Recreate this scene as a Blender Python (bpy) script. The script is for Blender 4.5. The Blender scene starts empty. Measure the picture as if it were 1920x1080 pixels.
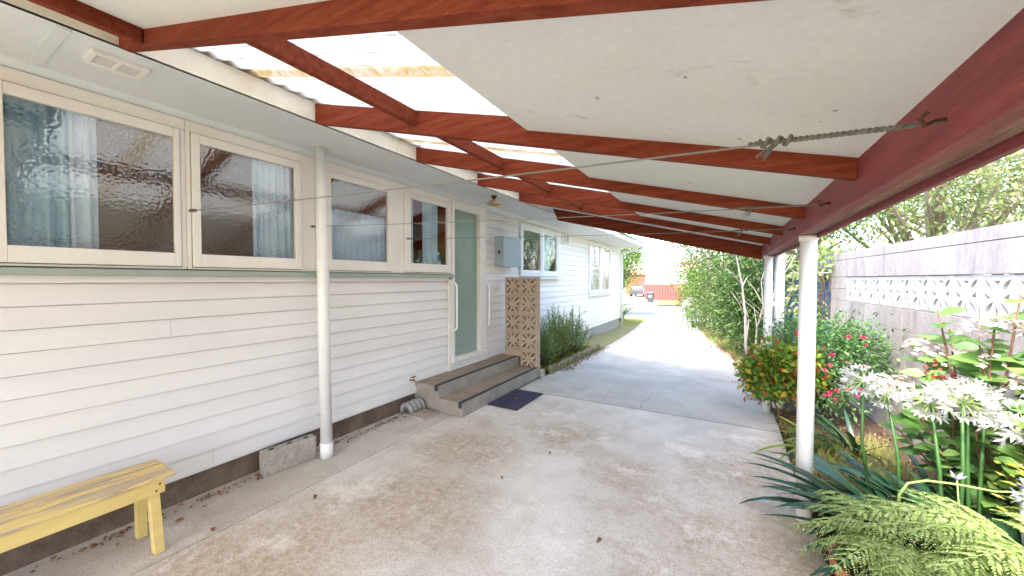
import bpy, math, random
import numpy as np
from mathutils import Vector, Matrix
R_ = math.radians
sc = bpy.context.scene
col = sc.collection
random.seed(7)
rng = np.random.default_rng(11)

# ------------------------------------------------------------------ object helpers
class MB:
    """collects shapes of ONE part"""
    def __init__(s): s.v = []; s.f = []; s.m = []
    def add(s, vs, fs, mi=0):
        b = len(s.v); s.v += [tuple(x) for x in vs]
        for q in fs: s.f.append(tuple(b + i for i in q)); s.m.append(mi)
    def hexa(s, p, mi=0):            # 8 corners: bottom 4 ccw, top 4 ccw
        s.add(p, [(3,2,1,0),(4,5,6,7),(0,1,5,4),(1,2,6,5),(2,3,7,6),(3,0,4,7)], mi); return s
    def box(s, x0, x1, y0, y1, z0, z1, mi=0):
        return s.hexa([(x0,y0,z0),(x1,y0,z0),(x1,y1,z0),(x0,y1,z0),(x0,y0,z1),(x1,y0,z1),(x1,y1,z1),(x0,y1,z1)], mi)
    def obox(s, M, hx, hy, hz, mi=0):
        c = [(-1,-1,-1),(1,-1,-1),(1,1,-1),(-1,1,-1),(-1,-1,1),(1,-1,1),(1,1,1),(-1,1,1)]
        return s.hexa([M @ Vector((a*hx, b*hy, d*hz)) for a,b,d in c], mi)
    def prism(s, poly, axis, a, b, mi=0):   # poly 2D; extruded along axis from a to b
        n = len(poly)
        def P(u, w, t):
            return {'x':(t,u,w), 'y':(u,t,w), 'z':(u,w,t)}[axis]
        vs = [P(u,w,a) for u,w in poly] + [P(u,w,b) for u,w in poly]
        fs = [tuple(range(n-1,-1,-1)), tuple(range(n,2*n))] + [(i,(i+1)%n,n+(i+1)%n,n+i) for i in range(n)]
        s.add(vs, fs, mi); return s
    def tube(s, pts, rad, seg=8, mi=0, cap=True):
        pts = [Vector(p) for p in pts]; n = len(pts)
        rad = rad if hasattr(rad,'__len__') else [rad]*n
        ref = Vector((0,0,1)); prev = None; vs = []
        for i,p in enumerate(pts):
            t = (pts[min(i+1,n-1)] - pts[max(i-1,0)]).normalized()
            if prev is None:
                u = t.cross(ref if abs(t.z) < .9 else Vector((1,0,0))).normalized()
            else:
                u = (prev - t*prev.dot(t)).normalized()
            w = t.cross(u); prev = u
            for k in range(seg):
                a = 2*math.pi*k/seg
                vs.append(p + (u*math.cos(a) + w*math.sin(a))*rad[i])
        fs = [(i*seg+k, i*seg+(k+1)%seg, (i+1)*seg+(k+1)%seg, (i+1)*seg+k) for i in range(n-1) for k in range(seg)]
        if cap:
            fs.append(tuple(range(seg-1,-1,-1))); fs.append(tuple((n-1)*seg+k for k in range(seg)))
        s.add(vs, fs, mi); return s
    def lathe(s, prof, c, seg=24, mi=0):     # prof (r,z) list
        vs = [(c[0]+r*math.cos(2*math.pi*k/seg), c[1]+r*math.sin(2*math.pi*k/seg), c[2]+z) for r,z in prof for k in range(seg)]
        fs = [(i*seg+k, i*seg+(k+1)%seg, (i+1)*seg+(k+1)%seg, (i+1)*seg+k) for i in range(len(prof)-1) for k in range(seg)]
        s.add(vs, fs, mi); return s
    def build(s, name, mats, parent=None, smooth=False, bevel=0, auto=None):
        me = bpy.data.meshes.new(name); me.from_pydata(s.v, [], s.f)
        mats = mats if isinstance(mats, (list,tuple)) else [mats]
        for m in mats: me.materials.append(m)
        me.polygons.foreach_set('material_index', s.m); me.update()
        return place(name, me, parent, smooth, bevel)

def place(name, me, parent=None, smooth=False, bevel=0):
    o = bpy.data.objects.new(name, me); col.objects.link(o)
    if smooth: me.polygons.foreach_set('use_smooth', [True]*len(me.polygons))
    if parent is not None: setpar(o, parent)
    if bevel:
        b = o.modifiers.new('bevel','BEVEL'); b.width = bevel; b.segments = 2; b.limit_method = 'ANGLE'; b.angle_limit = R_(40)
    return o
def setpar(o, parent):
    o.parent = parent
    p = parent; M = Matrix.Translation(parent.location)
    if parent.parent is not None: M = Matrix.Identity(4) if parent.type == 'MESH' else M
    if parent.type == 'MESH': M = Matrix.Identity(4)
    o.matrix_parent_inverse = M.inverted()
def thing(name, label, cat, loc=(0,0,0), group=None):
    o = bpy.data.objects.new(name, None); col.objects.link(o); o.location = loc; o.empty_display_size = .1
    return tag(o, label, cat, group)
def tag(o, label, cat, group=None, kind=None):
    o['label'] = label; o['category'] = cat
    if group: o['group'] = group
    if kind: o['kind'] = kind
    return o
def struct(o): o['kind'] = 'structure'; return o
def stuff(o, label, cat): return tag(o, label, cat, None, 'stuff')

def npmesh(name, V, F, mats, mi=None, smooth=False):
    """V (n,3), F (m,k) numpy -> mesh"""
    me = bpy.data.meshes.new(name); m, k = F.shape
    me.vertices.add(len(V)); me.vertices.foreach_set('co', np.ascontiguousarray(V, dtype=np.float32).ravel())
    me.loops.add(m*k); me.loops.foreach_set('vertex_index', np.ascontiguousarray(F, dtype=np.int32).ravel())
    me.polygons.add(m); me.polygons.foreach_set('loop_start', np.arange(0, m*k, k, dtype=np.int32))
    for x in (mats if isinstance(mats,(list,tuple)) else [mats]): me.materials.append(x)
    if mi is not None: me.polygons.foreach_set('material_index', np.asarray(mi, dtype=np.int32))
    if smooth: me.polygons.foreach_set('use_smooth', np.ones(m, dtype=bool))
    me.update(calc_edges=True); me.validate(); return me
def unit(a): return a/np.maximum(np.linalg.norm(a, axis=-1, keepdims=True), 1e-6)
def leafgeo(P, D, N, L, W, fold=.18, droop=.12):
    """leaf blades: 6 verts (base, 2 at 35%, 2 at 70%, tip) -> 2 tris + quad as quads; returns V,F"""
    n = len(P); D = unit(D); S = unit(np.cross(D, N)); N = np.cross(S, D)
    L = np.broadcast_to(np.asarray(L), (n,))[:,None]; W = np.broadcast_to(np.asarray(W), (n,))[:,None]
    v0 = P; tip = P + D*L - N*L*droop
    a = P + D*L*.33 + S*W*.5 + N*W*fold; b = P + D*L*.33 - S*W*.5 + N*W*fold
    c = P + D*L*.68 + S*W*.38 + N*W*fold*.7 - N*L*droop*.4; d = P + D*L*.68 - S*W*.38 + N*W*fold*.7 - N*L*droop*.4
    m1 = P + D*L*.5
    V = np.stack([v0,a,c,tip,d,b,m1-N*0], 1).reshape(-1,3)
    i = np.arange(n)[:,None]*7
    F = np.concatenate([i+np.array([[0,6,2,1]]), i+np.array([[6,3,2,2]])[:,:4]*1, ], 0) if False else None
    F = np.concatenate([i+np.array([[0,1,2,6]]), i+np.array([[6,2,3,4]]), i+np.array([[0,6,4,5]])], 0)
    return V, F
def smallleaf(P, D, N, L, W):
    n = len(P); D = unit(D); S = unit(np.cross(D, N)); N = np.cross(S, D)
    L = np.broadcast_to(np.asarray(L), (n,))[:,None]; W = np.broadcast_to(np.asarray(W), (n,))[:,None]
    V = np.stack([P, P+D*L*.45+S*W*.5+N*W*.15, P+D*L-N*L*.1, P+D*L*.45-S*W*.5+N*W*.15], 1).reshape(-1,3)
    F = np.arange(n)[:,None]*4 + np.array([[0,1,2,3]])
    return V, F
def join(parts):
    Vs=[];Fs=[];b=0
    for V,F in parts: Vs.append(V); Fs.append(F+b); b+=len(V)
    return np.concatenate(Vs), np.concatenate(Fs)

# ------------------------------------------------------------------ materials
def newmat(name):
    m = bpy.data.materials.new(name); m.use_nodes = True
    nt = m.node_tree; b = nt.nodes['Principled BSDF']; return m, nt, b
def N(nt, t, **kw):
    n = nt.nodes.new(t)
    for k,v in kw.items():
        if k in n.inputs: n.inputs[k].default_value = v
        else: setattr(n, k, v)
    return n
def rgba(c): return (c[0],c[1],c[2],1)
def coords(nt, scale=(1,1,1)):
    tc = N(nt,'ShaderNodeTexCoord'); mp = N(nt,'ShaderNodeMapping'); mp.inputs['Scale'].default_value = scale
    nt.links.new(tc.outputs['Object'], mp.inputs['Vector']); return mp.outputs['Vector']
def noise(nt, vec, scale, detail=6, rough=.6, dist=0):
    n = N(nt,'ShaderNodeTexNoise'); n.inputs['Scale'].default_value = scale; n.inputs['Detail'].default_value = detail
    n.inputs['Roughness'].default_value = rough; n.inputs['Distortion'].default_value = dist
    nt.links.new(vec, n.inputs['Vector']); return n.outputs['Fac']
def ramp(nt, fac, stops):
    r = N(nt,'ShaderNodeValToRGB'); e = r.color_ramp.elements
    e[0].position, e[0].color = stops[0][0], rgba(stops[0][1]); e[1].position, e[1].color = stops[1][0], rgba(stops[1][1])
    for p,c in stops[2:]:
        x = e.new(p); x.color = rgba(c)
    nt.links.new(fac, r.inputs['Fac']); return r.outputs['Color']
def g(v): return (v,v,v)
def mix(nt, fac, a, b, mode='MIX'):
    n = N(nt,'ShaderNodeMix'); n.data_type='RGBA'; n.blend_type = mode
    for x,i in ((a,6),(b,7)):
        if isinstance(x,(tuple,list)): n.inputs[i].default_value = rgba(x)
        else: nt.links.new(x, n.inputs[i])
    if isinstance(fac,(int,float)): n.inputs[0].default_value = fac
    else: nt.links.new(fac, n.inputs[0])
    return n.outputs[2]
def bump(nt, b, h, strength=.3, dist=.01):
    n = N(nt,'ShaderNodeBump'); n.inputs['Strength'].default_value = strength; n.inputs['Distance'].default_value = dist
    nt.links.new(h, n.inputs['Height']); nt.links.new(n.outputs['Normal'], b.inputs['Normal'])
def M(name, c1, c2=None, rough=.6, scale=6, stretch=(1,1,1), lo=.35, hi=.65, fine=.08, fscale=90, bmp=.15, bscale=None, spec=.4, dirt=None, dirtscale=3, dirtlo=.6, dirthi=.75, metal=0, specks=False):
    """painted / mineral surface: two tones over noise, fine grain, optional stains with a shape of their own"""
    m, nt, b = newmat(name); v = coords(nt, stretch)
    c2 = c2 or tuple(x*.9 for x in c1)
    base = ramp(nt, noise(nt, v, scale, 6, .6, .3), [(lo,c1),(hi,c2)])
    if fine:
        gr = ramp(nt, noise(nt, v, fscale, 3, .7), [(.3,g(1-fine)),(.7,g(1+fine*.3))])
        base = mix(nt, 1, base, gr, 'MULTIPLY')
    if dirt:
        d = ramp(nt, noise(nt, v, dirtscale, 8, .72, .6), [(dirtlo,g(0)),(dirthi,g(1))])
        base = mix(nt, d, base, dirt)
    nt.links.new(base, b.inputs['Base Color']); b.inputs['Roughness'].default_value = rough
    b.inputs['Specular IOR Level'].default_value = spec; b.inputs['Metallic'].default_value = metal
    if specks:
        for sc_, w_ in ((8,.05),(2.7,.030)):
            vo = N(nt,'ShaderNodeTexVoronoi'); vo.inputs['Scale'].default_value = sc_
            wv = N(nt,'ShaderNodeVectorMath'); wv.operation='ADD'; nt.links.new(v, wv.inputs[0])
            nn = N(nt,'ShaderNodeTexNoise'); nn.inputs['Scale'].default_value = 14; nt.links.new(v, nn.inputs['Vector'])
            sv = N(nt,'ShaderNodeVectorMath'); sv.operation='SCALE'; sv.inputs['Scale'].default_value = .05; nt.links.new(nn.outputs['Color'], sv.inputs[0]); nt.links.new(sv.outputs[0], wv.inputs[1])
            nt.links.new(wv.outputs[0], vo.inputs['Vector'])
            base = mix(nt, 1, base, ramp(nt, vo.outputs['Distance'], [(w_*.7,g(.38)),(w_*1.5,g(1))]), 'MULTIPLY')
        nt.links.new(base, b.inputs['Base Color'])
    if bmp: bump(nt, b, noise(nt, v, bscale or fscale, 4, .65), bmp, .004)
    return m
def leafmat(name, cols, rough=.45, trans=.35, spec=.4, const=False):
    """leaf: colour differs leaf by leaf, light comes through the blade"""
    m, nt, b = newmat(name); ge = N(nt,'ShaderNodeNewGeometry'); k = len(cols)
    c = ramp(nt, ge.outputs['Random Per Island'], [(i/max(k-1,1), x) for i,x in enumerate(cols)] if k > 1 else [(0,cols[0]),(1,cols[0])])
    if const:
        cr = c.node.color_ramp; cr.interpolation = 'CONSTANT'
    nt.links.new(c, b.inputs['Base Color']); b.inputs['Roughness'].default_value = rough; b.inputs['Specular IOR Level'].default_value = spec
    t = N(nt,'ShaderNodeBsdfTranslucent'); tc = mix(nt, .5, c, mix(nt, 1, c, (1.3,1.35,.6), 'MULTIPLY')); nt.links.new(tc, t.inputs['Color'])
    s = N(nt,'ShaderNodeMixShader'); s.inputs[0].default_value = trans
    nt.links.new(b.outputs[0], s.inputs[1]); nt.links.new(t.outputs[0], s.inputs[2])
    nt.links.new(s.outputs[0], nt.nodes['Material Output'].inputs['Surface']); return m
def plain(name, c, rough=.5, metal=0, spec=.4): 
    m, nt, b = newmat(name); v = coords(nt)
    base = ramp(nt, noise(nt, v, 25, 4, .6), [(.3, tuple(x*.88 for x in c)), (.7, tuple(min(1,x*1.08) for x in c))])
    nt.links.new(base, b.inputs['Base Color']); b.inputs['Roughness'].default_value = rough; b.inputs['Metallic'].default_value = metal
    b.inputs['Specular IOR Level'].default_value = spec; return m

m_board = M('weatherboard_paint', (.80,.77,.76), (.74,.71,.70), .5, 1.6, (1,.35,3), fine=.04, fscale=140, bmp=.12, dirt=(.55,.50,.46), dirtscale=9, dirtlo=.70, dirthi=.92)
m_trim = M('cream_trim_paint', (.82,.785,.735), (.78,.73,.67), .45, 5, fine=.04, bmp=.08, dirt=(.5,.42,.34), dirtscale=14, dirtlo=.72, dirthi=.95)
m_white = M('white_trim_paint', (.80,.79,.77), (.74,.73,.71), .45, 4, fine=.03, bmp=.06)
m_sage = M('sage_sill_paint', (.36,.42,.37), (.31,.37,.33), .5, 8, (1,.3,1), fine=.08, bmp=.1)
m_door = M('sage_door_paint', (.27,.36,.31), (.24,.33,.285), .28, 1.2, (1,3,.6), fine=.03, bmp=.04)
m_soffit = M('soffit_paint', (.65,.695,.715), (.60,.645,.665), .6, 2.5, fine=.03, bmp=.05, dirt=(.42,.42,.40), dirtscale=5, dirtlo=.74, dirthi=.95)
m_fascia = M('fascia_paint', (.80,.77,.68), (.72,.68,.58), .5, 7, fine=.06, bmp=.1, dirt=(.45,.40,.32), dirtscale=12, dirtlo=.66, dirthi=.9)
m_rafter = M('rafter_stain', (.25,.058,.029), (.16,.031,.015), .75, 5, (.5,7,7), fine=.4, fscale=60, bmp=.3, spec=.1, dirt=(.34,.15,.08), dirtscale=11, dirtlo=.72, dirthi=.95)
m_beam = M('beam_stain', (.30,.060,.058), (.20,.038,.038), .6, 4, (7,.6,7), fine=.4, fscale=50, bmp=.3, dirt=(.40,.22,.18), dirtscale=9, dirtlo=.66, dirthi=.9)
m_rough = M('weathered_timber', (.36,.23,.18), (.20,.09,.07), .8, 5, (8,.6,8), fine=.3, fscale=40, bmp=.5, dirt=(.08,.05,.04), dirtscale=5, dirtlo=.6, dirthi=.72)
m_liner = M('fibre_cement_lining', (.70,.725,.705), (.64,.665,.64), .85, 1.4, fine=.07, fscale=45, bmp=.2, dirt=(.36,.34,.29), dirtscale=6, dirtlo=.61, dirthi=.76, specks=True)
m_post = M('post_enamel', (.80,.79,.775), (.78,.765,.745), .4, 5, (1,1,.5), fine=.02, bmp=.03, dirt=(.40,.30,.2), dirtscale=30, dirtlo=.76, dirthi=.84)
m_roof = plain('roof_sheet', (.35,.16,.12), .6)
m_found = M('foundation_concrete', (.21,.155,.11), (.125,.085,.06), .9, 6, fine=.25, fscale=60, bmp=.5, dirt=(.10,.07,.05), dirtscale=5)
m_found2 = M('pale_foundation', (.42,.40,.37), (.34,.32,.29), .9, 6, fine=.2, fscale=60, bmp=.4)
m_block = M('blockwork', (.41,.375,.365), (.32,.285,.28), .9, 2.6, (1,1,.3), fine=.22, fscale=60, bmp=.5, dirt=(.19,.165,.16), dirtscale=3.4, dirtlo=.52, dirthi=.68)
m_breeze = M('white_breeze_block', (.50,.48,.475), (.40,.385,.38), .85, 8, fine=.1, fscale=90, bmp=.35)
m_tan = M('tan_breeze_block', (.50,.385,.285), (.40,.30,.215), .85, 9, fine=.16, fscale=90, bmp=.4, dirt=(.30,.22,.16), dirtscale=12, dirtlo=.62, dirthi=.85)
m_step = M('step_concrete', (.36,.325,.28), (.27,.235,.195), .8, 5, fine=.15, fscale=80, bmp=.3, dirt=(.16,.13,.105), dirtscale=7, dirtlo=.60, dirthi=.8)
m_tread = M('tread_concrete', (.34,.26,.195), (.25,.185,.135), .75, 5, fine=.15, fscale=80, bmp=.3, dirt=(.42,.36,.30), dirtscale=6, dirtlo=.62, dirthi=.8)
m_strip = plain('black_grip_tape', (.045,.042,.045), .8)
m_mat = M('rubber_mat', (.035,.036,.075), (.06,.05,.08), .7, 30, fine=.3, bmp=.3)
m_conblock = M('weathered_concrete_block', (.46,.42,.36), (.34,.30,.25), .9, 14, fine=.25, fscale=60, bmp=.5, dirt=(.27,.16,.09), dirtscale=6, dirtlo=.58, dirthi=.72)
m_meter = M('blue_grey_paint', (.34,.41,.46), (.30,.37,.42), .4, 4, fine=.04, bmp=.05)
m_metal = plain('dull_steel', (.42,.42,.40), .4, .8)
m_wire = plain('galvanised_wire', (.20,.19,.17), .6, .2)
m_rope = M('weathered_rope', (.17,.17,.145), (.10,.10,.08), .85, 60, fine=.2, bmp=.5)
m_rust = M('rusty_iron', (.10,.05,.035), (.17,.07,.04), .85, 20, fine=.2, bmp=.4, metal=.3)
m_dark = plain('dark_gap', (.02,.018,.015), .9)
m_room = M('dim_room_paint', (.55,.42,.32), (.50,.36,.26), .8, 2, bmp=0)
m_roomdark = plain('dim_room_floor', (.30,.19,.12), .8)
m_cloth = M('pale_blue_curtain', (.60,.75,.88), (.52,.68,.83), .9, 40, (1,1,.2), fine=.15, bmp=.2)
m_teal = M('teal_curtain', (.22,.48,.64), (.36,.60,.74), .9, 40, (1,1,.2), fine=.15, bmp=.2)
m_orange_reflect = M('painted_orange_reflection', (.60,.17,.06), (.54,.14,.05), .7, 2, bmp=0)  # reflection of the orange rafters, painted as wall colour behind the clear window
m_terracotta = M('terracotta', (.45,.15,.065), (.36,.12,.055), .7, 7, fine=.1, bmp=.2, dirt=(.40,.30,.22), dirtscale=9)
m_soil = M('garden_soil', (.10,.065,.043), (.055,.036,.025), .95, 9, fine=.3, fscale=60, bmp=.9)
m_lawn = M('dry_lawn', (.20,.21,.07), (.30,.25,.12), .95, 5, fine=.35, fscale=60, bmp=.8)
m_bark = M('grey_bark', (.20,.17,.14), (.11,.09,.075), .9, 7, (1,1,.25), fine=.25, bmp=.6)
m_greybark = M('silver_bark', (.40,.37,.34), (.25,.22,.20), .9, 9, (1,1,.2), fine=.25, bmp=.5)
m_palebark = M('pale_bark', (.24,.21,.18), (.13,.11,.09), .9, 9, (1,1,.2), fine=.25, bmp=.5)
m_twig = M('brown_twig', (.20,.10,.06), (.12,.07,.04), .8, 12, fine=.2, bmp=.3)
m_log = M('weathered_log', (.28,.25,.18), (.17,.17,.10), .9, 9, (1,1,.3), fine=.25, bmp=.5)
m_redfence = M('red_fence_paint', (.30,.060,.050), (.25,.05,.042), .7, 3, (1,1,.3), fine=.12, bmp=.1)
m_asphalt = M('pale_asphalt', (.20,.195,.19), (.16,.158,.155), .9, 2, fine=.2, fscale=60, bmp=.3)
m_bin = plain('dark_bin_plastic', (.035,.038,.042), .45)
m_bluetin = M('blue_painted_tin', (.045,.10,.24), (.035,.075,.18), .55, 3, fine=.1, bmp=.1)
m_slate = plain('slate_paint', (.06,.075,.10), .6)
m_render = plain('white_render', (.78,.77,.75), .7)
m_tile = plain('terracotta_tile', (.46,.21,.17), .8)
m_farglass = plain('far_window_glass', (.30,.34,.36), .1, 0, .6)

def concrete(name, pale, mid, brown, amount, blobs=()):
    m, nt, b = newmat(name); v = coords(nt)
    base = ramp(nt, noise(nt, v, 1.3, 9, .66), [(.38,mid),(.58,pale)])
    st = ramp(nt, noise(nt, v, .62, 10, .70), [(.52,g(0)),(.66,g(.8))])
    sp = ramp(nt, noise(nt, v, 26, 8, .80), [(.40,g(.15)),(.58,g(1))])
    for (px_,py_,rad) in blobs:      # old oil and mud stains where cars stood and water ran
        vd = N(nt,'ShaderNodeVectorMath'); vd.operation='DISTANCE'; nt.links.new(v, vd.inputs[0]); vd.inputs[1].default_value = (px_,py_,0)
        ad = N(nt,'ShaderNodeMath'); ad.operation='MULTIPLY_ADD'; nt.links.new(noise(nt, v, 1.7, 8, .68), ad.inputs[0]); ad.inputs[1].default_value = rad*1.9; nt.links.new(vd.outputs['Value'], ad.inputs[2])
        mr = N(nt,'ShaderNodeMapRange'); mr.interpolation_type='SMOOTHSTEP'; mr.inputs[1].default_value = rad*1.95; mr.inputs[2].default_value = rad*1.05; mr.inputs[3].default_value = 0; mr.inputs[4].default_value = .9; nt.links.new(ad.outputs[0], mr.inputs[0])
        st = mix(nt, 1, st, mr.outputs[0], 'LIGHTEN')
    sp = ramp(nt, noise(nt, v, 22, 8, .80), [(.36,g(.30)),(.60,g(.95))])
    stm = mix(nt, 1, st, sp, 'MULTIPLY'); stm = mix(nt, 1, stm, g(amount), 'MULTIPLY')
    base = mix(nt, stm, base, brown)
    pt = ramp(nt, noise(nt, v, 1.9, 12, .76), [(.53,g(0)),(.62,g(.6))])
    base = mix(nt, pt, base, tuple(min(1,x*1.16) for x in pale))
    rn = ramp(nt, noise(nt, coords(nt,(1,.18,1)), 5, 6, .7), [(.56,g(1)),(.72,g(.84))]); base = mix(nt, 1, base, rn, 'MULTIPLY')
    gr = ramp(nt, noise(nt, v, 95, 4, .85), [(.34,g(.62)),(.56,g(1.05))])
    base = mix(nt, 1, base, gr, 'MULTIPLY')
    for sc_, w_, d_ in ((5.5,.030,.35),(2.3,.018,.2)):
        vo = N(nt,'ShaderNodeTexVoronoi'); vo.inputs['Scale'].default_value = sc_; nt.links.new(v, vo.inputs['Vector'])
        dk = ramp(nt, vo.outputs['Distance'], [(w_*.6,g(d_)),(w_,g(1))]); base = mix(nt, 1, base, dk, 'MULTIPLY')
    nt.links.new(base, b.inputs['Base Color']); b.inputs['Roughness'].default_value = .82; b.inputs['Specular IOR Level'].default_value = .3
    bump(nt, b, noise(nt, v, 110, 5, .7), .5, .004); return m
m_drive = concrete('driveway_concrete', (.72,.655,.58), (.60,.535,.46), (.38,.265,.155), 1.0, [(-2.15,1.0,1.25),(-1.85,1.8,.95),(-2.0,2.7,.85),(-.05,1.25,.95),(.30,2.3,1.5),(.45,3.5,1.15),(-1.35,3.35,.6),(-.6,2.95,.5)])
m_drive2 = concrete('far_driveway_concrete', (.57,.52,.455), (.48,.435,.375), (.30,.24,.175), .7)  # darker, less stained concrete for the far slab, footpath and opposite drive
m_strip_con = concrete('path_concrete', (.62,.55,.475), (.52,.445,.37), (.36,.25,.165), .8)

def glassmat(name, rippled):
    m, nt, b = newmat(name); nt.nodes.remove(b); v = coords(nt)
    tr = N(nt,'ShaderNodeBsdfTransparent'); tr.inputs['Color'].default_value = (.96,.97,.96,1)
    gl = N(nt,'ShaderNodeBsdfGlossy'); gl.inputs['Roughness'].default_value = .07 if rippled else .01; gl.inputs['Color'].default_value = (.95,.95,.93,1)
    fr = N(nt,'ShaderNodeFresnel'); fr.inputs['IOR'].default_value = 1.5
    mu = N(nt,'ShaderNodeMath'); mu.operation = 'MULTIPLY_ADD'; mu.inputs[1].default_value = 1.5 if rippled else 1.2; mu.inputs[2].default_value = .15 if rippled else .03
    nt.links.new(fr.outputs[0], mu.inputs[0])
    ge = N(nt,'ShaderNodeNewGeometry'); sb_ = N(nt,'ShaderNodeMath'); sb_.operation='SUBTRACT'; sb_.inputs[0].default_value = 1; nt.links.new(ge.outputs['Backfacing'], sb_.inputs[1])
    mm = N(nt,'ShaderNodeMath'); mm.operation='MULTIPLY'; nt.links.new(mu.outputs[0], mm.inputs[0]); nt.links.new(sb_.outputs[0], mm.inputs[1])
    cl = N(nt,'ShaderNodeClamp'); nt.links.new(mm.outputs[0], cl.inputs[0])
    if rippled:
        vo = N(nt,'ShaderNodeTexVoronoi'); vo.feature = 'SMOOTH_F1'; vo.inputs['Scale'].default_value = 58; vo.inputs['Smoothness'].default_value = .6; nt.links.new(v, vo.inputs['Vector'])
        no = noise(nt, v, 28, 3, .5)
        ad = N(nt,'ShaderNodeMath'); ad.operation='ADD'; nt.links.new(vo.outputs['Distance'], ad.inputs[0]); nt.links.new(no, ad.inputs[1])
        bp = N(nt,'ShaderNodeBump'); bp.inputs['Strength'].default_value = .085; bp.inputs['Distance'].default_value = .006
        nt.links.new(ad.outputs[0], bp.inputs['Height']); nt.links.new(bp.outputs[0], gl.inputs['Normal'])
    s = N(nt,'ShaderNodeMixShader'); nt.links.new(cl.outputs[0], s.inputs[0]); nt.links.new(tr.outputs[0], s.inputs[1]); nt.links.new(gl.outputs[0], s.inputs[2])
    nt.links.new(s.outputs[0], nt.nodes['Material Output'].inputs['Surface']); return m
m_obscure = glassmat('obscure_glass', True); m_glass = glassmat('clear_glass', False)

def transmat():
    m, nt, b = newmat('translucent_roofing'); v = coords(nt)
    # one weathered corrugation per bay, stained yellow-brown with lichen
    sx = N(nt,'ShaderNodeSeparateXYZ'); nt.links.new(v, sx.inputs[0])
    def band(y0, w):
        a = N(nt,'ShaderNodeMath'); a.operation='SUBTRACT'; a.inputs[1].default_value = y0; nt.links.new(sx.outputs['Y'], a.inputs[0])
        a2 = N(nt,'ShaderNodeMath'); a2.operation='ABSOLUTE'; nt.links.new(a.outputs[0], a2.inputs[0])
        c = N(nt,'ShaderNodeMath'); c.operation='LESS_THAN'; c.inputs[1].default_value = w; nt.links.new(a2.outputs[0], c.inputs[0]); return c.outputs[0]
    s1 = N(nt,'ShaderNodeMath'); s1.operation='ADD'; nt.links.new(band(1.205,.035), s1.inputs[0]); nt.links.new(band(2.42,.035), s1.inputs[1])
    nz = ramp(nt, noise(nt, v, 9, 8, .75, 1), [(.34,g(.25)),(.60,g(1))])
    f = mix(nt, 1, s1.outputs[0], nz, 'MULTIPLY')
    base = ramp(nt, noise(nt, v, 7, 7, .7), [(.35,(.62,.61,.57)),(.72,(.50,.485,.42))])
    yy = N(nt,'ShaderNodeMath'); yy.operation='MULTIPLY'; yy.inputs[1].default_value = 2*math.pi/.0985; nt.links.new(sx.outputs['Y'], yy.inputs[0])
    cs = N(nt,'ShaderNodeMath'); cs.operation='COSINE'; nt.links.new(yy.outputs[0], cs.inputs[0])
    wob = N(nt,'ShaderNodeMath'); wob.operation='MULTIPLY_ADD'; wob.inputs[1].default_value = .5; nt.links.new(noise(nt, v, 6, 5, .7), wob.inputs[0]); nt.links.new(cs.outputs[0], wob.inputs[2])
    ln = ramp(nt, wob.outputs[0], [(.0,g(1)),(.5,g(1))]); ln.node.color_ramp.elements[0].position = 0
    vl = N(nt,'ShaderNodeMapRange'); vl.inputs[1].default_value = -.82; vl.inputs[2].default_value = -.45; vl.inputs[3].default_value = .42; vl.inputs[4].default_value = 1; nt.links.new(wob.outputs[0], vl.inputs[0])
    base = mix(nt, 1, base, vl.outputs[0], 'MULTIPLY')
    spk = ramp(nt, noise(nt, v, 60, 5, .8), [(.64,g(1)),(.74,g(.62))]); base = mix(nt, 1, base, spk, 'MULTIPLY')
    c = mix(nt, f, base, (.34,.22,.06))
    t = N(nt,'ShaderNodeBsdfTranslucent'); nt.links.new(c, t.inputs['Color'])
    nt.links.new(c, b.inputs['Base Color']); b.inputs['Roughness'].default_value = .5
    s = N(nt,'ShaderNodeMixShader'); s.inputs[0].default_value = .36
    nt.links.new(b.outputs[0], s.inputs[1]); nt.links.new(t.outputs[0], s.inputs[2])
    nt.links.new(s.outputs[0], nt.nodes['Material Output'].inputs['Surface']); return m
m_trans = transmat()

def ginghammat():
    m, nt, b = newmat('gingham_cloth'); v = coords(nt)
    ck = N(nt,'ShaderNodeTexChecker'); ck.inputs['Scale'].default_value = 85; ck.inputs['Color1'].default_value = (.20,.38,.52,1); ck.inputs['Color2'].default_value = (.68,.78,.84,1)
    nt.links.new(v, ck.inputs['Vector']); nt.links.new(ck.outputs['Color'], b.inputs['Base Color']); b.inputs['Roughness'].default_value = .9; return m
m_gingham = ginghammat()
def benchmat(name, worn):
    m, nt, b = newmat(name); v = coords(nt, (6,.7,6))
    wood = ramp(nt, noise(nt, v, 7, 7, .7, .4), [(.35,(.36,.25,.17)),(.65,(.56,.43,.30))])
    paint = ramp(nt, noise(nt, v, 4, 5, .6), [(.3,(.74,.56,.20)),(.7,(.64,.47,.16))])
    w = ramp(nt, noise(nt, coords(nt,(9,1.1,9)), 3.2, 9, .74, .5), [(.50-worn,g(0)),(.58-worn,g(1))])
    nt.links.new(mix(nt, w, paint, wood), b.inputs['Base Color']); b.inputs['Roughness'].default_value = .6
    bump(nt, b, noise(nt, v, 30, 5, .7), .3, .004); return m
m_benchtop = benchmat('worn_yellow_paint', .05); m_bench = benchmat('yellow_paint', -.16)

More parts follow.
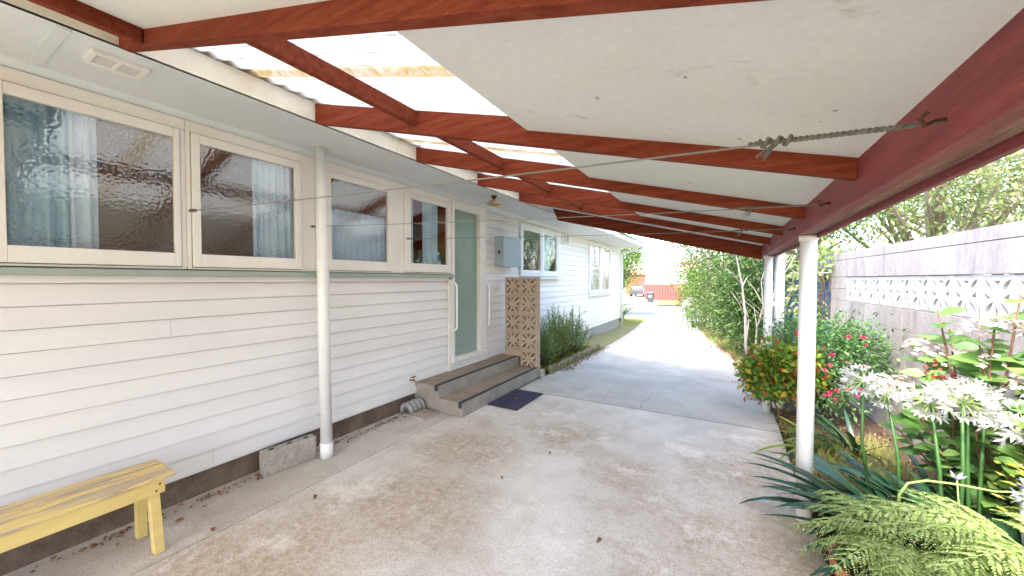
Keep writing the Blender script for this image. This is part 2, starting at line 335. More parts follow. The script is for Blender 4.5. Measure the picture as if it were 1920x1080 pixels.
lf_dark = leafmat('strap_leaf', [(.018,.060,.026),(.028,.085,.036),(.040,.105,.05),(.022,.07,.038)], .24, .18, .6)
lf_fern = leafmat('frond_leaf', [(.22,.30,.075),(.33,.41,.14),(.15,.23,.055),(.44,.48,.24)], .6, .3, .25)
lf_hyd = leafmat('hydrangea_leaf', [(.12,.25,.06),(.18,.33,.08),(.09,.20,.07),(.26,.38,.10)], .4, .45)
lf_fuch = leafmat('fuchsia_leaf', [(.075,.18,.055),(.12,.25,.08),(.06,.14,.04),(.16,.30,.11)], .5, .35)
lf_multi = leafmat('mottled_leaf', [(.08,.19,.03),(.14,.27,.035),(.34,.38,.04),(.10,.21,.03),(.16,.29,.04),(.46,.34,.04),(.20,.30,.04),(.40,.09,.03),(.12,.24,.04),(.22,.34,.05),(.15,.28,.04)], .45, .4, .4, True)
lf_olive = leafmat('olive_leaf', [(.07,.11,.035),(.12,.17,.055),(.05,.085,.03),(.18,.22,.08)], .5, .3)
lf_bright = leafmat('bright_leaf', [(.09,.18,.03),(.15,.26,.045),(.07,.14,.03),(.22,.31,.06)], .5, .4)
lf_grey = leafmat('grey_green_leaf', [(.20,.33,.16),(.27,.38,.22),(.16,.27,.12),(.25,.38,.18)], .6, .4)
lf_above = leafmat('pale_olive_leaf', [(.13,.18,.06),(.19,.24,.09),(.09,.13,.05),(.26,.29,.13),(.18,.15,.08)], .5, .45)
lf_hedge = leafmat('hedge_leaf', [(.05,.11,.025),(.09,.17,.04),(.035,.08,.02),(.13,.21,.05)], .5, .3)
lf_rose = leafmat('rosemary_leaf', [(.17,.32,.12),(.24,.40,.16),(.13,.26,.09),(.30,.44,.18)], .6, .4)
lf_purple = leafmat('purple_leaf', [(.14,.05,.07),(.20,.08,.09),(.10,.06,.05),(.12,.12,.05)], .5, .3)
lf_gold = leafmat('golden_leaf', [(.30,.30,.03),(.22,.26,.03),(.38,.33,.06)], .5, .3)
lf_dry = leafmat('dry_grass_blade', [(.36,.31,.12),(.24,.27,.07),(.44,.38,.19),(.18,.24,.06)], .8, .3, .2)
lf_litter = leafmat('dry_leaf', [(.24,.10,.045),(.34,.19,.09),(.15,.07,.04),(.42,.27,.15)], .8, .1, .2)
lf_red = leafmat('rust_leaf', [(.38,.12,.04),(.30,.10,.04)], .7, .2)
pt_white = leafmat('white_petal', [(.54,.52,.54),(.44,.46,.47),(.60,.57,.59),(.38,.43,.35)], .55, .35, .2)
pt_pink = leafmat('blush_petal', [(.66,.54,.54),(.62,.57,.55),(.60,.45,.45),(.50,.40,.32)], .6, .35, .2)
pt_lilac = leafmat('lilac_petal', [(.42,.40,.72),(.52,.48,.78),(.60,.58,.80)], .55, .3, .2)
pt_fuch = leafmat('fuchsia_petal', [(.62,.03,.10),(.72,.06,.20),(.55,.02,.06)], .5, .3, .2)
m_stalk = plain('green_stalk', (.045,.115,.03), .45)
m_palestalk = plain('pale_stalk', (.25,.34,.10), .5)

# ------------------------------------------------------------------ ground
def gz(y): return 0. if y < 8 else (-.025*(y-8) if y < 33 else -.625)
YS = [-60,-3,8,10,13,17,21,26,30,33,60,120,400]
def sheet(name, mat, edge, dz):
    """edge: list of (y, x_left, x_right) -> a sheet following the slope"""
    b = MB(); pts = []
    ys = sorted(set([e[0] for e in edge] + [y for y in YS if edge[0][0] < y < edge[-1][0]]))
    for y in ys:
        for (a, b2) in zip(edge, edge[1:]):
            if a[0] <= y <= b2[0]:
                t = 0 if b2[0]==a[0] else (y-a[0])/(b2[0]-a[0])
                pts.append((y, a[1]+(b2[1]-a[1])*t, a[2]+(b2[2]-a[2])*t)); break
    vs = []
    for y,x0,x1 in pts: vs += [(x0,y,gz(y)+dz),(x1,y,gz(y)+dz)]
    b.add(vs, [(2*i,2*i+1,2*i+3,2*i+2) for i in range(len(pts)-1)])
    return struct(b.build(name, mat))
sheet('ground', m_lawn, [(-60,-300,300),(400,-300,300)], -.02)
sheet('driveway', m_drive, [(-3,-2.600,.485),(3.7,-2.592,.485),(4.44,-2.43,.495)], 0)
sheet('driveway_slab', m_drive2, [(4.452,-2.43,.495),(5.0,-2.43,.50),(5.75,-2.38,.34),(7,-2.33,.22),(8.6,-2.30,.14),(10.7,-2.4,-.30),(13,-2.55,-.62),(17,-3.0,-1.08)], 0)
sheet('edge_path', m_strip_con, [(-3,-3.6,-2.606),(3.7,-3.6,-2.599),(5.4,-3.6,-2.44)], -.001)
sheet('footpath', m_drive2, [(17.01,-30,30),(18.9,-30,30)], 0)
sheet('road', m_asphalt, [(18.92,-60,60),(31.8,-60,60)], -.01)
sheet('verge', m_lawn, [(31.82,-4.6,40),(41,-5.9,40)], .06)
sheet('neighbour_driveway', m_drive2, [(31.82,-9.3,-4.62),(41,-9.8,-5.95),(60,-10.5,-6.9)], .05)
sheet('garden_bed', m_soil, [(-3,.492,2.4),(3.7,.492,1.9),(5.0,.508,1.7),(5.75,.348,1.6),(7,.228,1.6),(9,.12,2.6)], .012)
sheet('flower_bed', m_soil, [(5.42,-3.3,-2.36),(7.95,-3.3,-2.31)], .03)
# crack in the far slab
b = MB(); cr = [(-.84,4.47),(-.83,4.58),(-.87,4.66),(-.85,4.78),(-.80,4.86),(-.82,5.0),(-.79,5.12)]
for (x0,y0),(x1,y1) in zip(cr,cr[1:]):
    b.add([(x0-.0018,y0,.003),(x0+.0018,y0,.003),(x1+.0018,y1,.003),(x1-.0018,y1,.003)], [(0,1,2,3)])
struct(b.build('driveway_crack', m_dark))

# ------------------------------------------------------------------ house
XW = -3.12
house = thing('house', 'white weatherboard house with cream windows along the covered driveway', 'house', (-6,5,0))
def boards(bld, y0, y1, z0, z1):
    """bevel-backed boards: lower edge stands proud, casts its own line of shade"""
    e = .1175; top = 1.48
    k = math.floor((top-z1)/e) - 1
    while True:
        zt = top - k*e; zb = zt - e; k += 1
        if zb >= z1: continue
        if zt <= z0: break
        a = max(zb, z0); c = min(zt, z1)
        if c-a < .004: continue
        zc = c-.0042 if c > zt-.001 else c
        xa = XW - .012*(a-zb)/e; xc = XW - .012*(zc-zb)/e; xg = XW-.028
        pr = [(xg,a),(xa,a),(xc,zc),(xg,zc)]
        rj = random.Random(k*31+int(y0*7)); js = sorted(rj.uniform(y0+.3,y1-.3) for _ in range(1 if y1-y0 > 2 and rj.random()<.6 else 0))
        for ya,yb in zip([y0]+js, js+[y1]):
            if yb < y1: yb -= .0018
            vs = [(x,ya,z) for x,z in pr]+[(x,yb,z) for x,z in pr]
            bld.add(vs, [(0,1,5,4),(1,2,6,5),(2,3,7,6),(3,2,1,0),(4,5,6,7)])
    bld.add([(XW-.026,y0,z0),(XW-.026,y1,z0),(XW-.026,y1,z1),(XW-.026,y0,z1)],[(0,1,2,3)])
b = MB()
boards(b,-3,3.84,.172,1.50)
boards(b,4.66,5.74,.172,2.56); boards(b,5.74,7.50,.172,1.545); boards(b,5.74,7.50,2.50,2.56)
boards(b,7.50,9.58,.172,2.56); boards(b,9.58,11.70,.172,1.085); boards(b,9.58,11.70,2.53,2.56); boards(b,11.70,13.05,.172,2.56)
b.build('weatherboard_wall', m_board, house)
b = MB(); b.box(-9,XW-.02,13.02,13.05,.172,2.56); b.box(XW-.025,XW+.012,13.05,13.075,.17,2.56); b.build('end_wall', m_board, house)
b = MB(); b.box(XW+.0,XW+.022,3.80,3.86,.19,1.50); b.build('corner_board', m_trim, house)
b = MB(); b.box(-3.30,XW-.045,-3,3.25,-.05,.30); b.build('foundation', m_found, house)
b = MB(); b.box(-3.30,XW-.03,5.3,13.03,-.2,.30); b.build('foundation', m_found2, house)
# eave
b = MB(); b.box(XW-.2,-2.5,-3,13.4,2.595,2.605)
b.build('soffit', m_soffit, house)
b = MB(); b.prism([(XW,2.55),(XW+.045,2.595),(XW,2.595)],'y',-3,13.04); b.build('scotia_moulding', m_soffit, house)
for y in (.47,-1.0): 
    b = MB(); b.box(XW+.05,-2.51,y-.022,y+.022,2.589,2.5945); b.build('soffit_batten', m_soffit, house)
b = MB(); b.box(-2.522,-2.5,-3,5.66,2.5956,2.735); b.build('fascia_board', m_fascia, house)
b = MB(); b.box(-2.522,-2.5,5.66,13.42,2.592,2.70); b.build('fascia_board', m_white, house)
b = MB()
b.prism([(-2.498,2.60),(-2.42,2.60),(-2.40,2.64),(-2.40,2.71),(-2.408,2.71),(-2.41,2.645),(-2.425,2.61),(-2.498,2.61)],'y',5.70,13.5); b.build('gutter', m_white, house)
b = MB(); b.add([(-2.50,-3,2.79),(-2.40,5.7,2.74),(-2.40,13.5,2.74),(-6.5,9.4,4.2),(-6.5,-3,4.2),(-10.6,13.5,2.74),(-10.6,-3,2.74)],[(0,1,2,3,4),(2,5,3),(4,3,5,6)]); b.build('roof', m_tile, house)
b = MB(); b.tube([(-2.46,13.42,2.60),(-2.5,13.40,2.53),(-3.02,13.12,2.44),(-3.07,13.10,2.38),(-3.07,13.10,-.12)],.035,10); b.build('downpipe', m_white, house, True)
# eave vent
b = MB(); b.box(-2.76,-2.60,.575,.775,2.586,2.5945,0); 
for i in range(13):
    x = -2.742+.0105*i
    for y0,y1 in ((.59,.668),(.682,.76)): b.box(x,x+.0035,y0,y1,2.578,2.586,0)
for y0,y1 in ((.583,.59),(.668,.682),(.76,.767)): b.box(-2.745,-2.606,y0,y1,2.576,2.5855,0)
for x0,x1 in ((-2.752,-2.745),(-2.606,-2.60)): b.box(x0,x1,.583,.767,2.576,2.5855,0)
b.box(-2.762,-2.732,.573,.777,2.5745,2.5845); b.box(-2.62,-2.598,.573,.777,2.5745,2.5845); b.box(-2.732,-2.62,.573,.594,2.5745,2.5845); b.box(-2.732,-2.62,.756,.777,2.5745,2.5845); b.box(-2.732,-2.62,.669,.681,2.5745,2.5845)
vent = b.build('soffit_vent', m_white, house)
b = MB(); b.box(-2.743,-2.607,.592,.758,2.5845,2.5858); b.build('vent_shadow_gap', plain('vent_inside',(.20,.17,.13),.9), vent)
# wall vent
b = MB(); b.box(XW,XW+.03,7.72,8.12,2.30,2.50)
for i in range(6): 
    for j in range(2): b.box(XW+.03,XW+.045,7.76+.17*j,7.89+.17*j,2.317+i*.03,2.332+i*.03)
wv = b.build('wall_vent', m_white, house)
b = MB()
for j in range(2): b.box(XW+.0305,XW+.032,7.76+.17*j,7.89+.17*j,2.315,2.49)
b.build('vent_shadow_gap', m_dark, wv)

# ---- windows: casing with sashes, each window a part of the house
def sash(win, y0, y1, z0, z1, gy0, gy1, gz0, gz1, glass, mat, x=XW+.030, bars=None):
    b = MB(); d = .034
    b.box(x-d,x,y0,gy0,z0,z1); b.box(x-d,x,gy1,y1,z0,z1); b.box(x-d,x-.001,gy0,gy1,z0,gz0); b.box(x-d,x-.001,gy0,gy1,gz1,z1)
    if bars:
        for yb in bars[0]: b.box(x-d+.002,x-.004,yb-.011,yb+.011,gz0,gz1)
        for zb in bars[1]: b.box(x-d+.003,x-.005,gy0,gy1,zb-.014,zb+.014)
    s = b.build('sash_frame', mat, win, bevel=.003)
    b = MB(); b.box(x-.022,x-.018,gy0-.004,gy1+.004,gz0-.004,gz1+.004); b.build('glass_pane', glass, win)
    return s
def casing(win, parts, mat): 
    b = MB()
    for p in parts: b.box(*p)
    b.build('window_frame', mat, win, bevel=.003)
G0, G1 = 1.672, 2.418; S0, S1 = 1.585, 2.478; x0,x1 = XW-.06,XW+.018
def window(label=None):
    o = bpy.data.objects.new('window', None); col.objects.link(o); setpar(o, house); return o
# children of a window Empty: keep world coordinates
def setpar(o, parent):
    o.parent = parent
    M = Matrix.Identity(4); p = parent
    chain = []
    while p is not None: chain.append(p); p = p.parent
    for p in reversed(chain): M = M @ p.matrix_parent_inverse @ Matrix.Translation(p.location)
    o.matrix_parent_inverse = M.inverted()
w = window(); w['label'] = 'large rippled glass window nearest the yellow bench'
casing(w,[(x0,x1,-.55,.315,1.568,2.553),(x0,x1,.315,1.092,1.568,S0-.004),(x0,x1,.315,1.092,S1+.004,2.553),(x0,x1,1.066,1.092,S0-.004,S1+.004)],m_trim)
sash(w,.318,1.061,S0,S1,.376,1.030,G0,G1,m_obscure,m_trim)
w = window(); w['label'] = 'rippled glass casement beside the white downpipe'
casing(w,[(x0,x1,1.094,1.119,1.568,2.553),(x0,x1,1.119,1.867,1.568,S0-.004),(x0,x1,1.119,1.867,S1+.004,2.553),(x0,x1,1.867,1.99,1.568,2.553)],m_trim)
sash(w,1.123,1.863,S0,S1,1.169,1.812,G0,G1,m_obscure,m_trim)
w = window(); w['label'] = 'rippled glass casement behind the white downpipe with lowered half curtain'
casing(w,[(x0,x1,1.992,2.088,1.568,2.553),(x0,x1,2.088,2.855,1.568,S0-.004),(x0,x1,2.088,2.855,S1+.004,2.553),(x0,x1,2.855,2.938,1.568,2.553)],m_trim)
sash(w,2.092,2.851,S0,S1,2.137,2.792,G0+.01,G1,m_obscure,m_trim)
w = window(); w['label'] = 'clear glass window with gingham curtains beside the green door'
casing(w,[(x0,x1,2.940,3.024,1.568,2.553),(x0,x1,3.024,3.832,1.568,S0-.004),(x0,x1,3.024,3.832,S1+.004,2.553),(x0,x1,3.832,3.855,1.568,2.553)],m_trim)
sash(w,3.028,3.828,S0,S1,3.122,3.766,G0+.014,G1,m_glass,m_trim)
b = MB(); b.prism([(XW-.02,1.522),(XW+.055,1.522),(XW+.058,1.557),(XW-.02,1.5675)],'y',-3,3.875); b.build('window_sill', m_sage, house, bevel=.003)
b = MB(); b.box(XW-.01,XW+.022,-3,3.80,1.482,1.5215); b.build('sill_apron', m_board, house)
# far windows
def farwin(y0,y1,z0,z1,cols_,bars,glass,lab):
    w = window(); w['label'] = lab
    f = .05; n = len(cols_)
    casing(w,[(x0,XW+.03,y0,y0+f,z0,z1),(x0,XW+.03,y1-f,y1,z0,z1),(x0,XW+.03,y0+f,y1-f,z1-f,z1),(x0,XW+.03,y0+f,y1-f,z0,z0+f)]+[(x0,XW+.031,c-.03,c+.03,z0+f,z1-f) for c in cols_],m_white)
    ed = [y0+f]+[q for c in cols_ for q in (c-.03,c+.03)]+[y1-f]
    for i in range(0,len(ed),2):
        a,c = ed[i]+.003,ed[i+1]-.003
        sash(w,a,c,z0+f+.003,z1-f-.003,a+.05,c-.05,z0+f+.06,z1-f-.05,glass,m_white,XW+.02,
             ([(a+c)/2] if bars[0] else [], [(z0+z1)/2] if bars[1] else []) if (bars[0] or bars[1]) else None)
    b = MB(); b.prism([(XW-.02,z0-.045),(XW+.10,z0-.045),(XW+.10,z0-.02),(XW-.02,z0-.002)],'y',y0-.06,y1+.06); b.build('window_sill', m_white, w)
farwin(5.76,7.49,1.56,2.49,[6.66],(0,0),m_glass,'two light window beside the blue grey meter box')
farwin(9.60,11.68,1.105,2.52,[10.62],(1,1),m_glass,'many paned window nearest the street')
# door and frame
dr = bpy.data.objects.new('door', None); col.objects.link(dr); setpar(dr, house)
b = MB(); xd = XW-.035; b.box(xd-.035,xd,3.925,4.50,.470,1.592); b.box(xd-.035,xd-.0015,3.925,4.50,1.596,2.432); b.build('door_leaf', m_door, dr)
b = MB(); b.lathe([(.001,0),(.012,.001),(.012,.012),(.001,.013)],(0,0,0),14)
lk = b.build('lock', m_metal, dr); lk.data.transform(Matrix.Translation((xd,4.20,1.98)) @ Matrix.Rotation(R_(90),4,'Y'))
b = MB(); b.tube([(xd,3.965,1.74),(xd+.045,3.965,1.74),(xd+.05,4.04,1.735)],.009,8); b.build('handle', m_metal, dr, True)
b = MB(); xf = XW+.024
b.box(XW-.09,xf,3.862,3.921,.40,2.553); b.box(XW-.09,xf,4.504,4.655,.44,2.553); b.box(XW-.09,xf-.001,3.921,4.504,2.437,2.553)
b.box(XW-.09,xf+.02,3.862,4.70,.40,.464); b.build('door_frame', m_trim, house, bevel=.004)
b = MB(); b.box(XW-.04,XW+.012,3.86,4.72,.24,.399); b.build('door_step_board', m_white, house)
# rooms behind the glass
b = MB()
def room(bld,y0,y1,xb,mi):
    x=XW-.07
    bld.add([(xb,y0,.3),(xb,y1,.3),(xb,y1,2.5),(xb,y0,2.5),(x,y0,.3),(x,y1,.3),(x,y1,2.5),(x,y0,2.5)],[(0,1,2,3),(4,0,3,7),(1,5,6,2),(3,2,6,7)],mi)
    bld.add([(xb,y0,.3),(x,y0,.3),(x,y1,.3),(xb,y1,.3)],[(0,1,2,3)],2)
for q in ((-.7,2.93,-4.6,0),(2.94,3.9,-5.2,1),(5.5,8.5,-5.2,0),(9,12.5,-5.2,3)):
    b = MB(); room(b,*q); b.build('room_interior', [m_room,m_orange_reflect,m_roomdark,m_render], house)

# ---- things on the house
XG = XW+.012
def curtain(name, label, y0, y1, z0, z1, mat, x=XW-.115, amp=.022, folds=7, gather=0., group=None):
    n = folds*8; V=[]; 
    rows = 6
    for j in range(rows+1):
        t = j/rows
        for i in range(n+1):
            u = i/n
            y = y0+(y1-y0)*u + gather*(t-.5)*(u-.5)
            a = amp*(.6+.4*math.sin(u*9+1))*(1+.3*(1-t))
            V.append((x + a*math.sin(u*folds*2*math.pi + .5*math.sin(u*5)) , y, z0+(z1-z0)*t))
    F=[(j*(n+1)+i, j*(n+1)+i+1, (j+1)*(n+1)+i+1, (j+1)*(n+1)+i) for j in range(rows) for i in range(n)]
    b = MB(); b.add(V,F); return tag(b.build(name, mat, smooth=True), label, 'curtain', group)
curtain('curtain','long teal and pale blue curtain drawn aside in the largest rippled window',.33,.62,1.60,2.50,m_teal,XW-.060,.022,5)
curtain('curtain','pale blue curtain edge hanging next to the teal one in the largest window',.60,.71,1.60,2.50,m_cloth,XW-.062,.018,2)
curtain('curtain','pale blue gathered curtain at the far side of the casement before the downpipe',1.53,1.84,1.60,2.50,m_cloth,XW-.060,.022,6)
curtain('curtain','low pale blue half curtain behind the casement just past the downpipe',2.10,2.86,1.60,2.16,m_cloth,XW-.060,.020,11)
curtain('curtain','narrow blue gingham curtain at the near edge of the clear window',3.05,3.25,1.60,2.46,m_gingham,XW-.062,.016,4)
curtain('curtain','wider blue gingham curtain bunched beside the green door',3.40,3.68,1.60,2.46,m_gingham,XW-.062,.022,6)
curtain('curtain','aqua curtain hanging in the two light window past the meter box',6.95,7.35,1.60,2.46,M('aqua_curtain',(.30,.50,.50),(.36,.56,.55),.9,40),XW-.14,.03,5)
for yy,lab in ((9.75,'white net curtain in the near half of the many paned window'),(10.75,'white net curtain in the street side half of the many paned window')):
    curtain('curtain',lab,yy,yy+.72,1.17,2.45,m_render,XW-.14,.03,8)
bt = thing('bottle','blue detergent bottle standing inside the clear window','bottle',(XW-.075,3.70,1.64))
b = MB(); b.lathe([(.001,0),(.034,.002),(.038,.02),(.038,.10),(.030,.135),(.016,.155),(.015,.17)],(XW-.085,3.71,1.645),16); b.build('body',plain('blue_plastic',(.02,.10,.42),.3),bt,True)
b = MB(); b.lathe([(.016,.17),(.018,.172),(.018,.20),(.001,.202)],(XW-.085,3.71,1.645),12); b.build('cap',plain('white_plastic',(.7,.75,.8),.4),bt,True)
b = MB(); b.lathe([(.0386,.045),(.0386,.085)],(XW-.085,3.71,1.645),16); b.build('paper_label',plain('pale_label',(.55,.65,.75),.5),bt,True)
hp = thing('potted_plant','small dark leaved pot plant inside the clear window','plant',(XW-.12,3.36,1.6))
b = MB(); b.lathe([(.001,0),(.03,0),(.04,.06),(.042,.065),(.036,.062)],(XW-.10,3.36,1.60),14); b.build('pot',m_render,hp,True)
P = np.array([XW-.10,3.36,1.68])+rng.normal(0,.03,(60,3)); V,F = smallleaf(P,rng.normal(0,1,(60,3))+[0,0,.8],rng.normal(0,1,(60,3)),.05,.025)
place('foliage',npmesh('foliage',V,F,leafmat('house_plant_leaf',[(.05,.05,.06),(.6,.6,.62),(.12,.05,.04)],.4,.2)),hp)

pp = thing('downpipe','tall white round pipe from soffit to concrete in front of the windows','pipe',(-2.905,1.94,0))
b = MB(); b.tube([(-2.935,1.935,2.594),(-2.905,1.94,.115)],.0465,20); b.build('pipe',m_post,pp,True)
b = MB(); b.tube([(-2.905,1.94,.125),(-2.904,1.94,0)],.0515,20); b.build('base_socket',m_post,pp,True)

mb = thing('meter_box','blue grey metal meter box on the boards past the door','meter box',(XW,5.2,1.75))
b = MB(); b.box(XW-.01,XW+.145,4.95,5.50,1.715,2.165); b.build('box',m_meter,mb,bevel=.006)
b = MB(); b.box(XW+.146,XW+.158,4.94,5.51,1.705,2.175); lid=b.build('lid',m_meter,mb,bevel=.004)
b = MB(); b.box(XW+.06,XW+.10,4.935,4.949,1.90,1.95); b.build('latch',m_rust,mb)

lp = thing('ceiling_lamp','small conical pleated lamp shade under the eave by the door','lamp',(-2.62,4.17,2.595))
b = MB(); b.lathe([(.001,0),(.035,0),(.032,-.025),(.018,-.04),(.016,-.055)],(-2.63,4.15,2.594),18); b.build('mount',m_rust,lp,True)
b = MB(); b.lathe([(.018,-.05),(.045,-.068),(.085,-.098),(.098,-.115),(.096,-.116),(.083,-.100),(.044,-.070),(.017,-.053)],(-2.63,4.15,2.594),28); b.build('shade',M('amber_shade',(.50,.36,.20),(.40,.27,.13),.5,20),lp)

def rail(y, z0, z1, lab, x=XW+.03):
    t = thing('grab_rail',lab,'grab rail',(x,y,z0),'white grab rails either side of the door')
    b = MB(); b.tube([(x-.006,y,z1),(x+.03,y,z1-.004),(x+.05,y,z1-.03),(x+.052,y,z1-.06),(x+.052,y,z0+.06),(x+.05,y,z0+.03),(x+.03,y,z0+.004),(x-.006,y,z0)],.0145,12); b.build('bar',m_post,t,True)
    for z in (z0,z1):
        b = MB(); b.lathe([(.001,.008),(.03,.008),(.032,0)],(0,0,0),16); o=b.build('flange',m_post,t); o.data.transform(Matrix.Translation((x-.006,y,z)) @ Matrix.Rotation(R_(90),4,'Y'))
rail(3.885,.835,1.45,'curved white grab rail on the near jamb of the green door'); rail(4.70,.80,1.43,'curved white grab rail on the boards beyond the green door',XW+.006)

tp = thing('garden_tap','small brass tap low on the boards beside the steps','tap',(XW,3.13,.34))
b = MB(); b.tube([(XW-.01,3.13,.345),(XW+.06,3.13,.345),(XW+.085,3.13,.33),(XW+.09,3.13,.30)],.011,10); b.build('spout',plain('aged_brass',(.30,.21,.10),.45,.7),tp,True)
b = MB(); b.tube([(XW+.045,3.13,.35),(XW+.045,3.13,.385)],.007,8); b.tube([(XW+.045,3.095,.388),(XW+.045,3.165,.388)],.008,8); b.build('handle',plain('brass_handle',(.28,.2,.1),.45,.7),tp,True)

# ------------------------------------------------------------------ steps, mat, screen, block, gully
st = thing('concrete_steps','two concrete steps with black edge strips at the green door','steps',(-2.8,4.2,0))
b = MB(); b.prism([(-3.15,0),(-2.45,0),(-2.452,.155),(-2.785,.158),(-2.79,.297),(-3.15,.299)],'y',3.225,5.16); b.build('step_body',[m_step],st,bevel=.006)
b = MB(); b.box(-3.115,-2.845,3.228,5.157,.2985,.3015); b.build('upper_tread',m_tread,st)
b = MB(); b.box(-2.783,-2.500,3.228,5.157,.157,.1605); b.build('lower_tread',m_tread,st)
for (xa,xb,z) in ((-2.845,-2.793,.3012),(-2.505,-2.455,.159)):
    b = MB(); b.box(xa,xb,3.224,5.12,z-.002,z+.002); b.box(xa,xb,3.2205,3.2235,z-.062,z+.002)
    b.build('grip_strip',m_strip,st)
# door mat with open rubber links
dm = thing('door_mat','dark navy open link rubber mat on the concrete below the steps','mat',(-2.24,4.05,0))
b = MB(); c0,c1,d0,d1 = -2.435,-2.045,3.72,4.375
for i in range(12): 
    x = c0+(c1-c0)*i/11; b.box(x-.008,x+.008,d0,d1,.004,.017)
for j in range(20):
    y = d0+(d1-d0)*j/19
    for i in range(11):
        x = c0+(c1-c0)*(i+.5)/11; b.box(x-.012,x+.012,y-.012,y+.012,.003,.021)
b.build('rubber_links',m_mat,dm,bevel=.002)
for (da,db) in ((d0-.02,d0-.005),(d1+.005,d1+.02)):
    b = MB(); b.box(c0-.012,c1+.012,da,db,.002,.016); b.build('edge',m_mat,dm,bevel=.002)

def breezemesh(name, size, thick, mat, w_=.075, tri=.41, half=.15):
    """square frame, four leaf slots on the diagonals, four triangles pointing at the middle"""
    cu = bpy.data.curves.new(name,'CURVE'); cu.dimensions='2D'; cu.fill_mode='BOTH'; cu.extrude = thick/2; cu.bevel_depth = .0035; cu.bevel_resolution = 0
    def spl(pts):
        s = cu.splines.new('POLY'); s.points.add(len(pts)-1); s.use_cyclic_u = True
        for p,(x,y) in zip(s.points,pts): p.co = (x,y,0,1)
    h = size/2-.004; spl([(-h,-h),(h,-h),(h,h),(-h,h)])
    for k in range(4):
        a = R_(45+90*k); ca,sa = math.cos(a),math.sin(a); pts=[]
        r0,r1,w = size*.13,size*.575,size*w_
        for i in range(9): 
            t=i/8; pts.append((r0+(r1-r0)*t, w*math.sin(math.pi*t)**.8 if 0<t<1 else 0))
        for i in range(7,0,-1):
            t=i/8; pts.append((r0+(r1-r0)*t,-w*math.sin(math.pi*t)**.8))
        spl([(x*ca-y*sa,x*sa+y*ca) for x,y in pts])
        a = R_(90*k); ca,sa = math.cos(a),math.sin(a)
        q = [(size*.15,0),(size*.27,size*.045),(size*tri,size*half),(size*tri,-size*half),(size*.27,-size*.045)]
        spl([(x*ca-y*sa,x*sa+y*ca) for x,y in q])
    o = bpy.data.objects.new(name,cu); col.objects.link(o)
    dg = bpy.context.evaluated_depsgraph_get(); me = bpy.data.meshes.new_from_object(o.evaluated_get(dg)); bpy.data.objects.remove(o)
    me.materials.clear(); me.materials.append(mat); me.polygons.foreach_set('material_index',[0]*len(me.polygons)); return me
bz = breezemesh('breeze_block',.283,.09,m_tan)
scr = thing('block_screen','tan openwork breeze block screen, two blocks wide, beside the steps','screen wall',(-2.75,5.18,0))
def putblock(me, M, parent):
    o = bpy.data.objects.new('breeze_block',me); col.objects.link(o); setpar(o,parent); o.matrix_basis = M; return o
RX = Matrix.Rotation(R_(90),4,'X')
bs = .283
for r in range(5):
    z = 1.537-bs*(r+.5)
    putblock(bz, Matrix.Translation((-2.47-bs*.5,5.155,z)) @ RX, scr)
    if r < 4: putblock(bz, Matrix.Translation((-2.47-bs*1.5,5.157,z)) @ RX, scr)
b = MB(); b.box(-2.47-bs*2+.003,-2.47-bs-.003,5.11,5.20,.303,1.537-4*bs-.003); b.box(-2.47-.012,-2.47+.010,5.107,5.203,.10,1.5385); b.build('mortar_edge',m_tan,scr)
sb = MB().box(-2.475,-2.395,5.17,5.27,0,.115); tag(sb.build('kerb_stone',m_conblock,bevel=.02),'small rounded concrete stone at the foot of the breeze block screen','stone')

# concrete block lying against the foundation
def blockmesh():
    b = MB(); L,Hh,D = .40,.185,.085
    b.prism([(0,0),(D,0),(D,Hh-.004),(0,Hh)],'y',0,L); return b
cb = blockmesh(); 
cbt = thing('concrete_block','rough grey concrete block on edge beside the downpipe','concrete block',(-3.03,1.7,0))
o = cb.build('block',m_conblock,cbt,bevel=.008); o.data.transform(Matrix.Translation((-3.092,1.505,0)) @ Matrix.Rotation(R_(-5),4,'Z'))
for i in range(3):
    b = MB(); b.lathe([(.001,.0),(.016,.0)],(0,0,0),12); q = b.build('core_hole',m_dark,cbt); q.data.transform(Matrix.Translation((-3.04+.012*i,1.57+.13*i,.1865)) @ Matrix.Scale(1.35,4,(0,1,0)))
# gully trap with curled pipes
gt = thing('gully_trap','drain gully with curled grey pipes and square lid beside the steps','drain',(-2.93,3.05,0))
b = MB(); b.box(-3.06,-2.76,2.95,3.20,-.01,.022); b.build('surround',m_conblock,gt,bevel=.006)
b = MB(); b.box(-2.955,-2.785,2.985,3.175,.0222,.034); b.build('lid',M('stained_lid',(.42,.35,.26),(.30,.22,.15),.8,9,bmp=.3),gt,bevel=.003)
for i in range(4):
    y = 2.985+.062*i; b = MB()
    b.tube([(-3.10,y,.03),(-3.105,y,.075),(-3.075,y+.005,.108),(-3.03,y+.01,.112),(-2.99,y+.012,.085),(-2.975,y+.014,.035)],.027,12); b.build('waste_pipe',M('grey_pipe_plastic',(.36,.35,.35),(.28,.27,.27),.5,12) if i==0 else bpy.data.materials['grey_pipe_plastic'],gt,True)

# ------------------------------------------------------------------ bench
bn = thing('bench','weathered yellow wooden bench against the white boards','bench',(-2.82,.3,0))
b = MB()
for xa,xb in ((-2.968,-2.865),(-2.859,-2.762),(-2.756,-2.668)):
    b.prism([(xa,.402),(xb,.400),(xb,.422),(xa,.424)],'y',-.72,.872)
